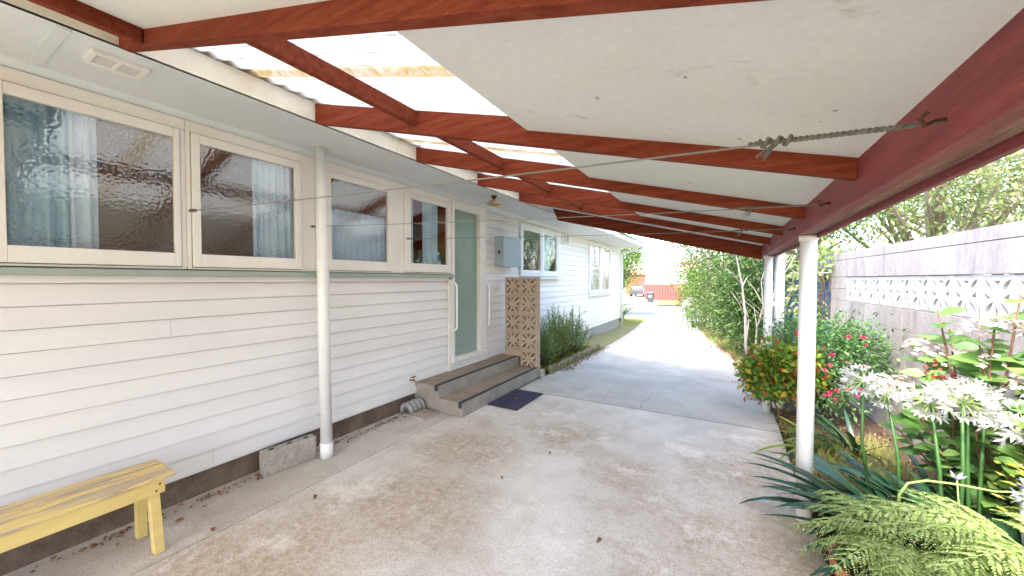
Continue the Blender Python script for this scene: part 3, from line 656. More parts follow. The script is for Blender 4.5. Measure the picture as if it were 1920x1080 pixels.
# rounded saw-cut end in the seat
b.build('seat',m_benchtop,bn,bevel=.006)
b = MB(); b.box(-2.705,-2.683,-.70,.828,.325,.3995); b.build('apron',m_bench,bn,bevel=.003)
b = MB(); b.box(-2.95,-2.928,-.70,.828,.325,.3995); b.build('apron',m_bench,bn,bevel=.003)
for y,s in ((.785,1),(-.62,-1)):
    for xt,xb in ((-2.73,-2.695),(-2.905,-2.945)):
        b = MB(); w=.024
        b.hexa([(xb-w,y-.022+.012*s,0),(xb+w,y-.022+.012*s,0),(xb+w,y+.022+.012*s,0),(xb-w,y+.022+.012*s,0),(xt-w,y-.022,.40),(xt+w,y-.022,.40),(xt+w,y+.022,.40),(xt-w,y+.022,.40)])
        b.build('leg',m_bench,bn,bevel=.003)
for y in (.80,.815): 
    b = MB(); b.lathe([(.001,0),(.006,0)],(0,0,0),10); q=b.build('nail',m_rust,bn); q.data.transform(Matrix.Translation((-2.6822,y-.01,.345+(y-.80)*2.2)) @ Matrix.Rotation(R_(90),4,'Y'))

# ------------------------------------------------------------------ carport
cp = thing('carport','lean-to carport with dark red rafters over the driveway','carport',(-1,2.5,0))
K = .259
def zb(x): return 2.593-K*(x+2.5)
def rafter(yl, yr, off=0., depth=.135, xl=-2.499, xr=.392, chamfer=False):
    b = MB(); t = .045
    P = lambda x,dy,o: (x, yl+(yr-yl)*(x+2.5)/2.9+dy, zb(x)+off+o)
    xl2 = xl+(.10 if chamfer else 0)
    b.hexa([P(xl2,0,0),P(xr,0,0),P(xr,t,0),P(xl2,t,0),P(xl,0,depth),P(xr,0,depth),P(xr,t,depth),P(xl,t,depth)])
    return b.build('rafter',m_rafter,cp,bevel=.003)
RY = [(.637,.668),(1.61,1.695),(2.595,2.67),(3.585,3.58),(4.592,4.495)]
for yl,yr in [(-2.30,-2.30),(-1.32,-1.32),(-.34,-.34)]+RY: rafter(yl,yr)
rafter(5.60,5.50,-.10,.20,-2.44,.40,True)
# noggings
for (a,c) in zip(RY,RY[1:]):
    x = -1.59; ya = a[0]+(a[1]-a[0])*.31+.045; yc = c[0]+(c[1]-c[0])*.31
    b = MB(); b.hexa([(x-.022,ya,zb(x)+.05),(x+.022,ya,zb(x)+.045),(x+.022,yc,zb(x)+.04),(x-.022,yc,zb(x)+.045),(x-.022,ya,zb(x)+.134),(x+.022,ya,zb(x)+.124),(x+.022,yc,zb(x)+.124),(x-.022,yc,zb(x)+.134)])
    b.build('nogging',m_rafter,cp,bevel=.003)
b = MB(); b.hexa([(-2.245,-2.9,2.527),(-2.20,-2.9,2.523),(-2.20,.636,2.523),(-2.245,.636,2.527),(-2.245,-2.9,2.60),(-2.20,-2.9,2.60),(-2.20,.636,2.60),(-2.245,.636,2.60)]); b.build('trimmer',m_rafter,cp,bevel=.003)
# linings
def slab(name, xa, xb, ya, yb, o0, o1, mat):
    b = MB(); b.hexa([(xa,ya,zb(xa)+o0),(xb,ya,zb(xb)+o0),(xb,yb,zb(xb)+o0),(xa,yb,zb(xa)+o0),(xa,ya,zb(xa)+o1),(xb,ya,zb(xb)+o1),(xb,yb,zb(xb)+o1),(xa,yb,zb(xa)+o1)])
    return b.build(name,mat,cp)
slab('ceiling_lining',-.856,.40,.66,5.56,.070,.076,m_liner)
slab('ceiling_lining',-2.498,.40,-2.9,.655,.0705,.0765,m_liner)
slab('ceiling_lining',-2.498,-.858,4.60,5.56,.0702,.0762,m_liner)
slab('roof_sheet',-.84,.56,.66,5.72,.142,.16,m_roof)
slab('roof_sheet',-2.60,.56,-2.9,.655,.1425,.161,m_roof)
slab('roof_sheet',-2.60,-.84,4.63,5.72,.1425,.161,m_roof)
b = MB(); b.hexa([(-.856,.66,zb(-.856)+.0765),(-.84,.66,zb(-.84)+.0765),(-.84,4.6,zb(-.84)+.0765),(-.856,4.6,zb(-.856)+.0765),(-.856,.66,zb(-.856)+.141),(-.84,.66,zb(-.84)+.137),(-.84,4.6,zb(-.84)+.137),(-.856,4.6,zb(-.856)+.141)]); b.build('lining_edge',m_liner,cp)
# translucent corrugated strip
ny = 420; xs = np.linspace(-2.60,-.80,14); ys = np.linspace(.62,4.66,ny)
X,Y = np.meshgrid(xs,ys); amp = .011
Z = zb(X)+.150+amp*np.cos(2*np.pi*Y/.0985)+.0022*np.sin(Y*7.3+X*5)+.004*np.sin(X*3.1+Y*2.0)
V = np.stack([X,Y,Z],-1).reshape(-1,3); k = 14
I = (np.arange(ny-1)[:,None]*k+np.arange(k-1)).ravel(); F = np.stack([I,I+1,I+k+1,I+k],1)
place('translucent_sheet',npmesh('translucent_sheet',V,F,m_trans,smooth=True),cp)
# beam on the posts
b = MB(); b.box(.392,.432,-2.9,5.60,1.770,1.921); b.build('beam',m_beam,cp,bevel=.003)
b = MB(); b.box(.4335,.480,-2.9,5.60,1.774,1.925); b.build('beam',m_rough,cp,bevel=.003)
b = MB(); b.box(.482,.500,-2.9,5.62,1.752,1.93); b.build('eave_fascia',m_beam,cp,bevel=.002)
b = MB(); b.box(.5015,.560,-2.9,5.66,1.80,1.835); b.build('gutter',m_white,cp,bevel=.006)
for (x,y,zt,r,gxx) in ((.447,2.90,1.769,.044,0),(.432,5.10,1.769,.041,0),(.425,-.6,1.769,.044,0)):
    b = MB(); b.tube([(x,y,-.02),(x,y,zt)],r,24); p = b.build('post',m_post,cp,True)
    b = MB(); b.tube([(x,y,zt-.03),(x,y,zt+.0005)],r+.005,24); b.build('post_cap',m_post,p,True)
    p['label'] = 'slim white round post standing on the driveway edge'
rp = thing('drain_pipe','thicker white pipe strapped beside the farthest carport post','pipe',(.56,5.27,0))
b = MB(); b.tube([(.555,5.27,.12),(.553,5.27,1.80)],.048,20); b.build('pipe',m_post,rp,True)
b = MB(); b.tube([(.556,5.27,-.02),(.555,5.27,.13)],.053,20); b.build('base_socket',m_post,rp,True)
b = MB(); b.box(.455,.52,5.165,5.20,1.20,1.245); b.build('strap',m_post,rp,bevel=.003)

# clothes lines
def line(ya, yb, label, sag, r, knot):
    A = Vector((XW+.03,ya,1.955)); B = Vector((.388,yb,1.82))
    t = thing('clothesline',label,'clothesline',A,'wire clotheslines strung across the carport')
    pts=[]; 
    for i in range(41):
        u=i/40; pts.append(A.lerp(B,u)+Vector((0,0,-sag*4*u*(1-u))))
    b = MB(); b.tube(pts,r,6); b.build('wire',m_wire,t,True)
    b = MB(); d=(pts[1]-pts[0]).normalized()
    for i in range(5):
        p=A+d*(.02+.016*i); b.tube([p+Vector((0,.008*math.cos(a),.008*math.sin(a)))+d*.002*a for a in np.linspace(0,6.3,9)],.0028,5)
    b.build('knot',m_rope,t,True)
    b = MB(); b.tube([A+Vector((-.03,0,0)),A+Vector((.01,0,0)),A+Vector((.022,0,.010)),A+Vector((.032,0,0)),A+Vector((.022,0,-.010)),A+Vector((.012,0,-.002))],.003,6); b.build('screw_eye',m_rust,t,True)
    b = MB(); b.tube([B+Vector((.02,.02,.012)),B+Vector((-.015,.005,.006)),B+Vector((-.035,-.01,-.004)),B+Vector((-.045,-.02,.008)),B+Vector((-.035,-.025,.018))],.0042,8); b.build('hook',m_rust,t,True)
    d = (B-A).normalized()
    if knot:
        Q = B-d*.045; q0 = B-d*.34
        b = MB()
        for s in (0,1):
            b.tube([Q.lerp(q0,u)+Vector((.0,.0026*math.cos(u*85+s*math.pi),.0030*math.sin(u*85+s*math.pi)))*knot for u in np.linspace(0,1,120)],.0036*knot,6)
        C = B-d*.25
        for i in range(3):
            c=C-d*.022*i; b.tube([c+Vector((0,.009*math.cos(a)*knot,.010*math.sin(a)*knot))-d*.003*a for a in np.linspace(0,7.5,14)],.0042*knot,6)
        for i in range(7):
            a=random.uniform(-.5,.5); b.tube([C-d*.03,C-d*.03+Vector((-.015+.02*a,.02*a,-.016)),C-d*.035+Vector((-.022+.04*a,.04*a,-.032-random.uniform(0,.012)))],.0018*knot,5)
        b.build('rope_tie',m_rope,t,True)
line(1.104,1.10,'nearest clothesline wire with thick rope knot at the red beam',.010,.0028,1.0)
line(1.938,2.06,'middle clothesline wire running past the white downpipe',.012,.0023,.7)
line(3.05,2.95,'farthest clothesline wire fixed beside the clear window',.012,.0022,.7)

# ------------------------------------------------------------------ block wall on the garden side
W0 = Vector((1.333,6.12,0)); ang = math.atan2(-.998,.063)
WM = Matrix.Translation(W0) @ Matrix.Rotation(ang,4,'Z')   # local +x runs towards the camera, local +y is away from the drive
bw = thing('block_wall','grey concrete block wall with a band of white openwork blocks','wall',W0)
def wallpart(name, rows, mat):
    b = MB()
    for (z0,z1,ofs,L,t0,t1) in rows:
        x = t0 - ofs
        while x < t1:
            a,c = max(x,t0),min(x+L,t1)
            if c-a > .03: b.obox(WM @ Matrix.Translation(((a+c)/2,.095+random.uniform(-.0006,.0006),(z0+z1)/2)),(c-a)/2-.0004,.095,(z1-z0)/2-.0018)
            x += L
    return b.build(name,mat,bw,bevel=.0015)
T1 = 9.0
rows=[]; z=1.232
for i in range(7): rows.append((z-.2,z,.2*(i%2),.40,-.62,T1)); z-=.2
wallpart('blockwork',rows,m_block)
wallpart('blockwork',[(1.232,1.382,0,.40,-.62,-.006),(1.382,1.532,.2,.40,-.62,-.006),(1.534,1.75,.13,.40,-.62,T1)],m_block)
wallpart('coping',[(1.752,1.845,.1,.60,-.62,T1)],m_block)
b = MB(); b.obox(WM @ Matrix.Translation((T1/2-.3,.10,.6)),T1/2+.3,.085,.62); b.build('mortar_core',m_found2,bw)
bw2 = breezemesh('breeze_block',.296,.09,m_breeze,.060,.37,.105)
for i in range(int(T1/.30)):
    putblock(bw2, WM @ Matrix.Translation((.15+.30*i,.055,1.382)) @ RX, bw)

# ------------------------------------------------------------------ beyond: shed, fence, street
sh = thing('shed','blue painted tin shed half hidden by tree trunks beyond the wall','shed',(1.8,9.2,0))
b = MB()
for i in range(26):
    x=.98+i*.075; b.prism([(x,9.0),(x+.02,8.985),(x+.05,8.985),(x+.07,9.0),(x+.07,9.01),(x,9.01)],'z',-.05,1.62)
b.box(.98,2.95,9.011,11,-.05,1.62); b.build('wall',m_bluetin,sh)
b = MB(); b.hexa([(.88,8.85,1.63),(3.05,8.85,1.63),(3.05,11.1,2.1),(.88,11.1,2.1),(.88,8.85,1.68),(3.05,8.85,1.68),(3.05,11.1,2.15),(.88,11.1,2.15)]); b.build('roof',m_slate,sh)
gh = thing('gabled_shed','pale gabled outbuilding peeking above the block wall','outbuilding',(5.1,12,0))
b = MB(); b.prism([(4.86,0),(5.20,0),(5.20,2.58),(5.03,2.92),(4.86,2.58)],'y',12,13.5); b.build('wall',M('pale_stucco',(.70,.64,.58),(.6,.54,.48),.8,8),gh)
b = MB(); b.prism([(4.80,2.55),(5.03,3.0),(5.26,2.55),(5.26,2.60),(5.03,3.06),(4.80,2.60)],'y',11.95,13.55); b.build('roof',M('pale_tile',(.62,.60,.56),(.45,.43,.40),.8,10),gh)

zf = gz(40)+.06
fn = thing('paling_fence','red vertical board fence across the street','fence',(-4,39.6,zf))
b = MB(); x=-7.05; 
while x < 3: b.box(x,x+.195,39.56,39.60,zf,zf+1.62+random.uniform(-.012,.012)); x += .25
b.build('palings',m_redfence,fn)
b = MB(); 
for z in (.4,1.2): b.box(-7.05,3,39.632,39.7,zf+z,zf+z+.09)
b.box(-7.05,3,39.605,39.63,zf,zf+1.60); b.build('rails',plain('dark_red_backing',(.13,.03,.026),.8),fn)
b = MB(); b.box(-7.08,3,39.54,39.67,zf+1.635,zf+1.70); b.build('capping',m_render,fn)
wb = thing('wheelie_bin','dark wheelie bin with a white round sticker on the verge','bin',(-6.05,34.6,gz(34.6)+.05))
bx,by,bz0 = -5.66,34.7,gz(34.7)+.06
b = MB(); b.hexa([(bx-.22,by-.25,bz0+.05),(bx+.22,by-.25,bz0+.05),(bx+.22,by+.22,bz0+.05),(bx-.22,by+.22,bz0+.05),(bx-.29,by-.33,bz0+.86),(bx+.29,by-.33,bz0+.86),(bx+.29,by+.33,bz0+.86),(bx-.29,by+.33,bz0+.86)]); b.build('body',m_bin,wb,bevel=.02)
b = MB(); b.hexa([(bx-.31,by-.36,bz0+.865),(bx+.31,by-.36,bz0+.865),(bx+.31,by+.36,bz0+.865),(bx-.31,by+.36,bz0+.865),(bx-.29,by-.33,bz0+.93),(bx+.29,by-.33,bz0+.93),(bx+.29,by+.30,bz0+.97),(bx-.29,by+.30,bz0+.97)]); b.build('lid',m_bin,wb,bevel=.015)
for s in (-1,1):
    b = MB(); b.tube([(bx+s*.25,by+.25,bz0+.1),(bx+s*.31,by+.25,bz0+.1)],.1,16); b.build('wheel',m_dark,wb)
b = MB(); b.lathe([(.001,0),(.12,0)],(0,0,0),20); q=b.build('sticker',m_render,wb); q.data.transform(Matrix.Translation((bx+.04,by-.318,bz0+.62)) @ Matrix.Rotation(R_(84),4,'X'))

nh = thing('neighbour_house','white single storey house with terracotta roof behind the red fence','house',(-4,49,zf))
b = MB(); b.box(-8.3,2.0,47.5,55,zf,2.62); b.box(-1.6,1.2,46.6,47.5,zf,2.62); b.build('wall',m_render,nh)
b = MB(); b.add([(-8.9,46.8,2.62),(2.7,46.8,2.62),(2.7,55.7,2.62),(-8.9,55.7,2.62),(-6.6,51,3.75),(.4,51,3.75)],[(0,1,5,4),(1,2,5),(2,3,4,5),(3,0,4),(3,2,1,0)]); b.build('roof',m_tile,nh)
b = MB(); b.box(-8.95,2.75,46.72,46.80,2.50,2.66); b.build('gutter',m_render,nh)
for (a,c,z0,z1) in ((-7.6,-6.55,1.05,2.1),(-6.25,-4.2,.95,2.15),(-3.6,-2.7,1.05,2.1)):
    f = MB(); f.box(a,c,47.44,47.498,z0,z1); fo=f.build('window',m_render,nh)
    f = MB(); f.box(a+.09,(a+c)/2-.03,47.425,47.438,z0+.09,z1-.09); f.box((a+c)/2+.03,c-.09,47.425,47.438,z0+.09,z1-.09); f.build('glass_pane',m_farglass,fo)
ga = thing('garage','orange brown garage at the end of the opposite drive','garage',(-9.5,56,zf))
b = MB(); b.box(-12.5,-8.6,56,62,zf,2.2); b.build('wall',M('orange_board',(.24,.085,.04),(.20,.07,.035),.7,3),ga)
b = MB(); b.prism([(-12.8,2.2),(-8.3,2.2),(-10.55,3.2)],'y',55.7,62.3); b.build('roof',m_tile,ga)
b = MB(); b.box(-11.6,-9.4,55.95,55.995,zf,1.6); b.build('garage_door',plain('rust_red_door',(.24,.06,.045),.6),ga)
def car(cx,cy,cz,lab):
    t = thing('parked_car',lab,'car',(cx,cy,cz))
    b = MB(); prof=[(-2.1,.30),(2.1,.30),(2.12,.62),(1.95,.80),(1.15,.90),(.55,1.38),(-1.15,1.40),(-1.85,.92),(-2.1,.85)]
    b.prism([(u,w+cz) for u,w in prof],'x',cx-.8,cx+.8); o=b.build('body',plain('dark_car_paint',(.05,.05,.06),.25),t,bevel=.06)
    o.data.transform(Matrix.Translation((0,cy,0)))
    b = MB(); b.box(cx-.62,cx+.62,cy-1.80,cy-1.5,cz+.98,cz+1.30); b.build('rear_window',m_farglass,t)
    for s in (-1,1):
        for yy in (-1.3,1.3):
            b=MB(); b.tube([(cx+s*.62,cy+yy,cz+.32),(cx+s*.83,cy+yy,cz+.32)],.32,16); b.build('wheel',m_dark,t)
        b=MB(); b.box(cx+s*.7-.1,cx+s*.7+.1,cy-2.13,cy-2.08,cz+.66,cz+.8); b.build('tail_light',plain('tail_red',(.5,.02,.02),.3) if s<0 else bpy.data.materials['tail_red'],t)
car(-9.0,47.5,gz(40)+.05,'dark car parked on the opposite driveway')

# ------------------------------------------------------------------ plants
def clumps(centres, per, sig):
    """sub-clump centres through ellipsoids"""
    out=[]
    for (c,r,n) in centres:
        d = unit(rng.normal(0,1,(n,3)))*(rng.random((n,1))**.38)
        out.append(np.array(c)+d*np.array(r))
    return np.concatenate(out)
def crown(centres, per, sig, L, W, mat, up=.35, name='foliage', parent=None, drop=0., small=True):
    C = clumps(centres,per,sig); mid = np.mean([c for c,_,_ in centres],axis=0)
    P = np.repeat(C,per,0); off = rng.normal(0,1,P.shape)*sig; P = P+off
    D = unit(off)*.9+unit(P-mid)*.5+rng.normal(0,.55,P.shape)+np.array([0,0,-drop])
    Nn = rng.normal(0,.6,P.shape)+np.array([0,0,1.])*up*2
    n=len(P); l = L*(.6+.8*rng.random(n)); w = W*(.7+.6*rng.random(n))
    V,F = (smallleaf if small else leafgeo)(P,D,Nn,l,w)
    keep=None
    return place(name,npmesh(name,V,F,mat),parent), C
def branchy(parent, root, targets, r0, mat, name='trunk', fork=.45, seg=6):
    b = MB(); root=Vector(root)
    top = sum((Vector(t) for t in targets),Vector())/len(targets)
    f = root.lerp(top,fork)+Vector((random.uniform(-.05,.05),random.uniform(-.05,.05),0))
    b.tube([root,root.lerp(f,.5)+Vector((random.uniform(-.04,.04),random.uniform(-.04,.04),0)),f],[r0,r0*.85,r0*.7],8)
    for t in targets:
        t=Vector(t); m = f.lerp(t,.5)+Vector((random.uniform(-.1,.1),random.uniform(-.1,.1),random.uniform(0,.12)))
        b.tube([f-(f-root)*.03,m,t],[r0*.5,r0*.32,r0*.1],6)
    return b.build(name,mat,parent,True)
def tree(label, root, centres, per, sig, L, W, mat, r0, bark=None, name='tree', cat='tree', group=None, ntw=12, fork=.4, small=True, up=.35, drop=0):
    t = thing(name,label,cat,root,group)
    o,C = crown(centres,per,sig,L,W,mat,up,'crown',t,drop,small)
    idx = rng.choice(len(C),min(ntw,len(C)),replace=False)
    branchy(t,root,[C[i] for i in idx],r0,bark or m_bark,'trunk',fork)
    return t
def ztop(y): return gz(y)

# multi-stemmed tall shrubs along the right of the drive
def stems(label, root, n, spread, h, r, crown_c, per, sig, L, W, mat, bark=m_palebark, grp=None, name='tall_shrub', lean=(0,0)):
    t = thing(name,label,'shrub',root,grp)
    tips=[]
    for i in range(n):
        b = MB(); a=random.uniform(0,6.28); d=Vector((math.cos(a)*spread+lean[0],math.sin(a)*spread+lean[1],h*random.uniform(.75,1.05)))
        p0=Vector(root)+Vector((math.cos(a)*.12,math.sin(a)*.12,-.03)); pts=[p0+Vector((d.x*u**1.3,d.y*u**1.3,d.z*u))+Vector((random.uniform(-.05,.05),random.uniform(-.05,.05),0))*(u>0) for u in (0,.2,.4,.6,.8,1)]
        rr=r*random.uniform(.6,1.1); b.tube(pts,[rr,rr*.9,rr*.75,rr*.6,rr*.4,rr*.15],7)
        for j in (2,3,4):
            for q in range(2):
                e=pts[j]+Vector((random.uniform(-.4,.4),random.uniform(-.4,.4),random.uniform(.15,.5))); b.tube([pts[j],pts[j].lerp(e,.5)+Vector((0,0,.04)),e],[rr*.4,rr*.25,rr*.08],5); tips.append(e)
        b.build('stem',bark,t,True)
    crown([(c,q,int(n_*1.7)) for c,q,n_ in crown_c],per,sig,L,W,mat,.35,'foliage',t); return t
DENS=2
stems('grey stemmed tall shrub just past the farthest carport post',(.62,7.6,0),4,.45,2.6,.030,[((.45,7.9,1.75),(.42,.7,.75),56),((.42,8.0,1.0),(.36,.5,.7),56),((.8,7.6,2.6),(.7,.8,.35),36),((.6,8.3,.7),(.3,.4,.6),36)],28,.13,.065,.032,lf_hedge)
stems('pale stemmed leafy shrub leaning over the drive edge',(.42,8.9,-.02),4,.5,2.7,.026,[((.35,9.1,1.65),(.62,.7,.85),80),((.15,9.2,.80),(.45,.7,.6),60),((.6,9.0,2.55),(.7,.7,.4),36),((.7,9.3,.7),(.4,.5,.6),40)],30,.13,.065,.03,lf_hedge)
stems('bare grey stemmed shrub with sparse leaves leaning out behind the far posts',(.42,7.25,0),5,.55,2.3,.024,[((.35,7.4,2.2),(.6,.5,.35),20)],20,.13,.06,.03,lf_hedge,m_greybark)
stems('olive leaved shrub overhanging the middle of the drive',(.1,11.2,-.08),5,.6,3.0,.035,[((-.1,11.3,1.9),(.8,.9,.95),60),((-.25,11.3,.85),(.5,.9,.5),40),((-.1,11.5,2.9),(.8,.9,.5),34)],28,.15,.08,.034,lf_olive)
stems('bright green shrub next to the pale flower heads',(-.25,13.2,-.12),4,.5,2.4,.03,[((-.55,13.2,1.45),(.72,.9,.85),52),((-.65,13.3,.6),(.55,.8,.5),30)],28,.15,.085,.04,lf_bright)
stems('bushy shrub with large leaves toward the street',(-.7,15.2,-.18),4,.5,2.2,.03,[((-.95,15.2,1.3),(.62,.8,.85),44)],28,.16,.09,.05,lf_bright)
tree('dark red leaved shrub at the street end of the drive',(-1.35,17.6,gz(17.6)),[((-1.45,17.5,.75),(.38,.5,.62),34)],30,.12,.07,.035,lf_purple,.03,name='shrub',cat='shrub')
tree('tall olive green tree rising over the shrubs on the right of the drive',(.4,14,gz(14)),[((-.4,14,3.1),(1.3,1.3,.85),120),((.7,12.5,3.2),(1.2,1.2,.9),100),((1.2,10.4,3.0),(1.1,1.2,.9),100),((.9,12.5,1.6),(.9,2.4,1.2),110),((-1.25,14.3,2.95),(.75,1.0,.55),60),((-1.1,15.4,2.1),(.6,.9,.6),44)],32,.2,.08,.03,lf_olive,.09,m_bark,ntw=22)
tree('leaning dark trunked tree in front of the blue shed',(.95,7.3,0),[((1.45,7.4,2.5),(.8,.9,.55),80),((1.0,8.2,2.9),(.9,.9,.6),70)],32,.17,.07,.032,lf_bright,.075,m_bark,ntw=14,fork=.62)
tree('broad leafy tree arching above the block wall',(3.0,8.6,0),[((2.6,7.0,2.75),(1.2,1.3,.66),140),((3.6,7.4,2.9),(1.2,1.4,.8),80),((2.1,8.2,3.2),(1.1,1.2,.9),100),((3.3,9.6,3.6),(1.6,1.5,1.1),80)],28,.2,.075,.034,lf_above,.10,m_bark,ntw=30,fork=.35)
tree('lighter tree further back above the block wall',(5.9,12,0),[((5.0,11.5,3.4),(1.6,1.6,1.1),50),((6.4,12,3.6),(1.8,1.8,1.2),40),((4.0,13,3.9),(1.6,1.5,1.3),55)],24,.26,.10,.05,lf_grey,.14,m_bark,ntw=24)
tree('pale leaved low branch bush at the end of the block wall',(1.2,6.95,0),[((1.15,6.75,1.75),(.34,.3,.28),18),((1.05,6.9,1.3),(.25,.25,.3),12)],20,.09,.075,.042,leafmat('variegated_leaf',[(.30,.36,.14),(.16,.26,.07),(.42,.45,.22)],.5,.35),.022,m_twig,name='bush',cat='bush')
tree('street tree with loose green crown past the house corner',(-4.6,19.0,gz(19)),[((-4.55,18.8,2.0),(.95,1.0,1.1),100),((-4.5,18.9,3.3),(.95,1.0,.8),90),((-3.8,18.6,2.6),(.6,.6,.6),44)],32,.2,.11,.05,lf_bright,.08,ntw=18)
tree('green hedge clump at the left far roadside',(-11.5,36,gz(34)),[((-11.3,38,.9),(1.5,1.2,1.3),50)],30,.3,.2,.1,lf_bright,.1,name='hedge',cat='hedge')
tree('dark distant tree beyond the white house roof',(-1.5,60,-.6),[((-1.5,60,3.6),(1.2,1.2,.8),30)],30,.3,.3,.16,lf_olive,.15)

# strap-leaved plants
def ribbon(root, az, L, lift, droop, w, n=9, twist=0.):
    """arching strap leaf: centre line + V section"""
    d=np.array([math.cos(az),math.sin(az),0]); s=np.array([-math.sin(az),math.cos(az),0]); V=[]
    p=np.array(root,float); el=lift
    for i in range(n):
        t=i/(n-1); ww=w*(.55+.9*t-1.35*t**3)*.5 if t<1 else .0008
        ww=max(ww,.0008)
        nd=d*math.cos(el)+np.array([0,0,math.sin(el)]); nn=np.cross(s,nd)*-1
        ss=s*math.cos(twist*t)+nn*math.sin(twist*t)
        V += [p+ss*ww+np.array([0,0,.10*ww]), p-np.array([0,0,.25*ww]), p-ss*ww+np.array([0,0,.10*ww])]
        p=p+nd*L/(n-1); el-=droop/(n-1)
    V=np.array(V); F=[]
    for i in range(n-1):
        F += [(3*i,3*i+1,3*i+4,3*i+3),(3*i+1,3*i+2,3*i+5,3*i+4)]
    return V,np.array(F)
def umbelmesh(mat, n=46, R=.085, fl=.042):
    parts=[]; st=MB()
    for i in range(n):
        z=1-1.55*(i+.5)/n; a=i*2.39996; rr=math.sqrt(max(0,1-z*z)); d=np.array([rr*math.cos(a),rr*math.sin(a),z*.85+.1]); d/=np.linalg.norm(d)
        d=d+rng.normal(0,.16,3); d[2]-=.22; d/=np.linalg.norm(d); l=R*random.uniform(.6,1.15)
        e=d*l; st.tube([(0,0,0),tuple(e*.5+np.array([0,0,.012])),tuple(e)],.0017,4)
        u=unit(np.cross(d,[.3,.2,.9])[None])[0]; v=np.cross(d,u)
        k=6; an=np.arange(k)*2*math.pi/k+a
        rad=np.cos(an)[:,None]*u+np.sin(an)[:,None]*v
        Pp=np.repeat(e[None],k,0); D=d*1.0+rad*.72
        parts.append(leafgeo(Pp,D,-rad+d*.3,fl*random.uniform(.85,1.15),fl*.28,.12,.12))
    V,F=join(parts); pm=npmesh('petals',V,F,mat)
    return pm, st
um_w,us_w = umbelmesh(pt_white,30,.086,.045); um_l,us_l = umbelmesh(pt_lilac)
us_me=None
def stalk(parent, base, top, pm, st, sc_=1., rz=0., mat=None):
    b=MB(); base=Vector(base); top=Vector(top); m=base.lerp(top,.55)+Vector((random.uniform(-.035,.035),random.uniform(-.02,.02),0))
    b.tube([base,m,top],[.0095,.0085,.0065],8); s=b.build('flower_stalk',m_stalk,parent,True)
    q = MB(); q.v=list(st.v); q.f=list(st.f); q.m=list(st.m); h=q.build('flower_head',m_palestalk,s)
    h.data.transform(Matrix.Translation(top) @ Matrix.Rotation(rz,4,'Z') @ Matrix.Scale(sc_,4))
    # petals share the head's mesh object: joined so that a head is one piece
    V=np.array([v.co for v in pm.vertices]); M4=np.array(Matrix.Translation(top) @ Matrix.Rotation(rz,4,'Z') @ Matrix.Scale(sc_,4))
    V=V@M4[:3,:3].T+M4[:3,3]; F=np.empty(len(pm.polygons)*4,dtype=np.int32); pm.polygons.foreach_get('vertices',F)
    hv=np.array([v.co for v in h.data.vertices]); 
    hf=[tuple(p.vertices) for p in h.data.polygons]; nb=len(hv)
    me=bpy.data.meshes.new('flower_head'); me.from_pydata([tuple(x) for x in np.concatenate([hv,V])],[],hf+[tuple(x) for x in (F.reshape(-1,4)+nb)])
    me.materials.append(m_palestalk); me.materials.append(pm.materials[0]); me.polygons.foreach_set('material_index',[0]*len(hf)+[1]*(len(F)//4)); me.update()
    h.data=me; return s
def strap_plant(label, root, n, Lr, wr, mat, azr=(0,6.283), lift=(.5,1.25), droop=(1.0,2.0), name='agapanthus', cat='plant', group=None, R0=.06):
    t=thing(name,label,cat,root,group); parts=[]
    for i in range(n):
        az=random.uniform(*azr); r=Vector(root)+Vector((math.cos(az)*random.uniform(0,R0),math.sin(az)*random.uniform(0,R0),0))
        parts.append(ribbon(r,az,random.uniform(*Lr),random.uniform(*lift),random.uniform(*droop),random.uniform(*wr),10,random.uniform(-.5,.5)))
    V,F=join(parts); place('leaves',npmesh('leaves',V,F,mat,smooth=True),t); return t
A1 = strap_plant('dark strap leaved agapanthus spilling past the nearest carport post',(.90,2.70,.01),70,(.50,.85),(.050,.076),lf_dark,(1.9,4.7),(.50,1.05),(.75,1.5),R0=.11)
strap_leaf_extra = None
stalk(A1,(.80,3.02,.05),(.735,3.0,.875),um_w,us_w,1.0,.3)
stalk(A1,(.90,2.95,.05),(.86,3.06,.80),um_w,us_w,.9,1.3)
A2 = strap_plant('white flowered agapanthus beneath the hydrangea',(1.10,2.80,.01),56,(.50,.80),(.045,.07),lf_dark,(0,6.28),(.6,1.35),(.7,1.7),R0=.12)
for (bx_,tx) in (((1.02,2.80,.05),(.985,2.88,.83)),((1.06,2.78,.05),(1.07,2.80,.86)),((1.12,2.82,.05),(1.13,2.90,.87)),((1.16,2.85,.05),(1.20,2.92,.85))):
    stalk(A2,bx_,tx,um_w,us_w,random.uniform(.9,1.12),random.uniform(0,6))
A3 = strap_plant('white flowered agapanthus at the far right under the wall',(1.28,2.68,.01),40,(.45,.70),(.04,.065),lf_dark,(0,6.28),(.6,1.35),(.7,1.7))
stalk(A3,(1.24,2.66,.05),(1.235,2.70,.80),um_w,us_w,1.2,2.); stalk(A3,(1.3,2.7,.05),(1.33,2.72,.74),um_w,us_w,1.0,4.)
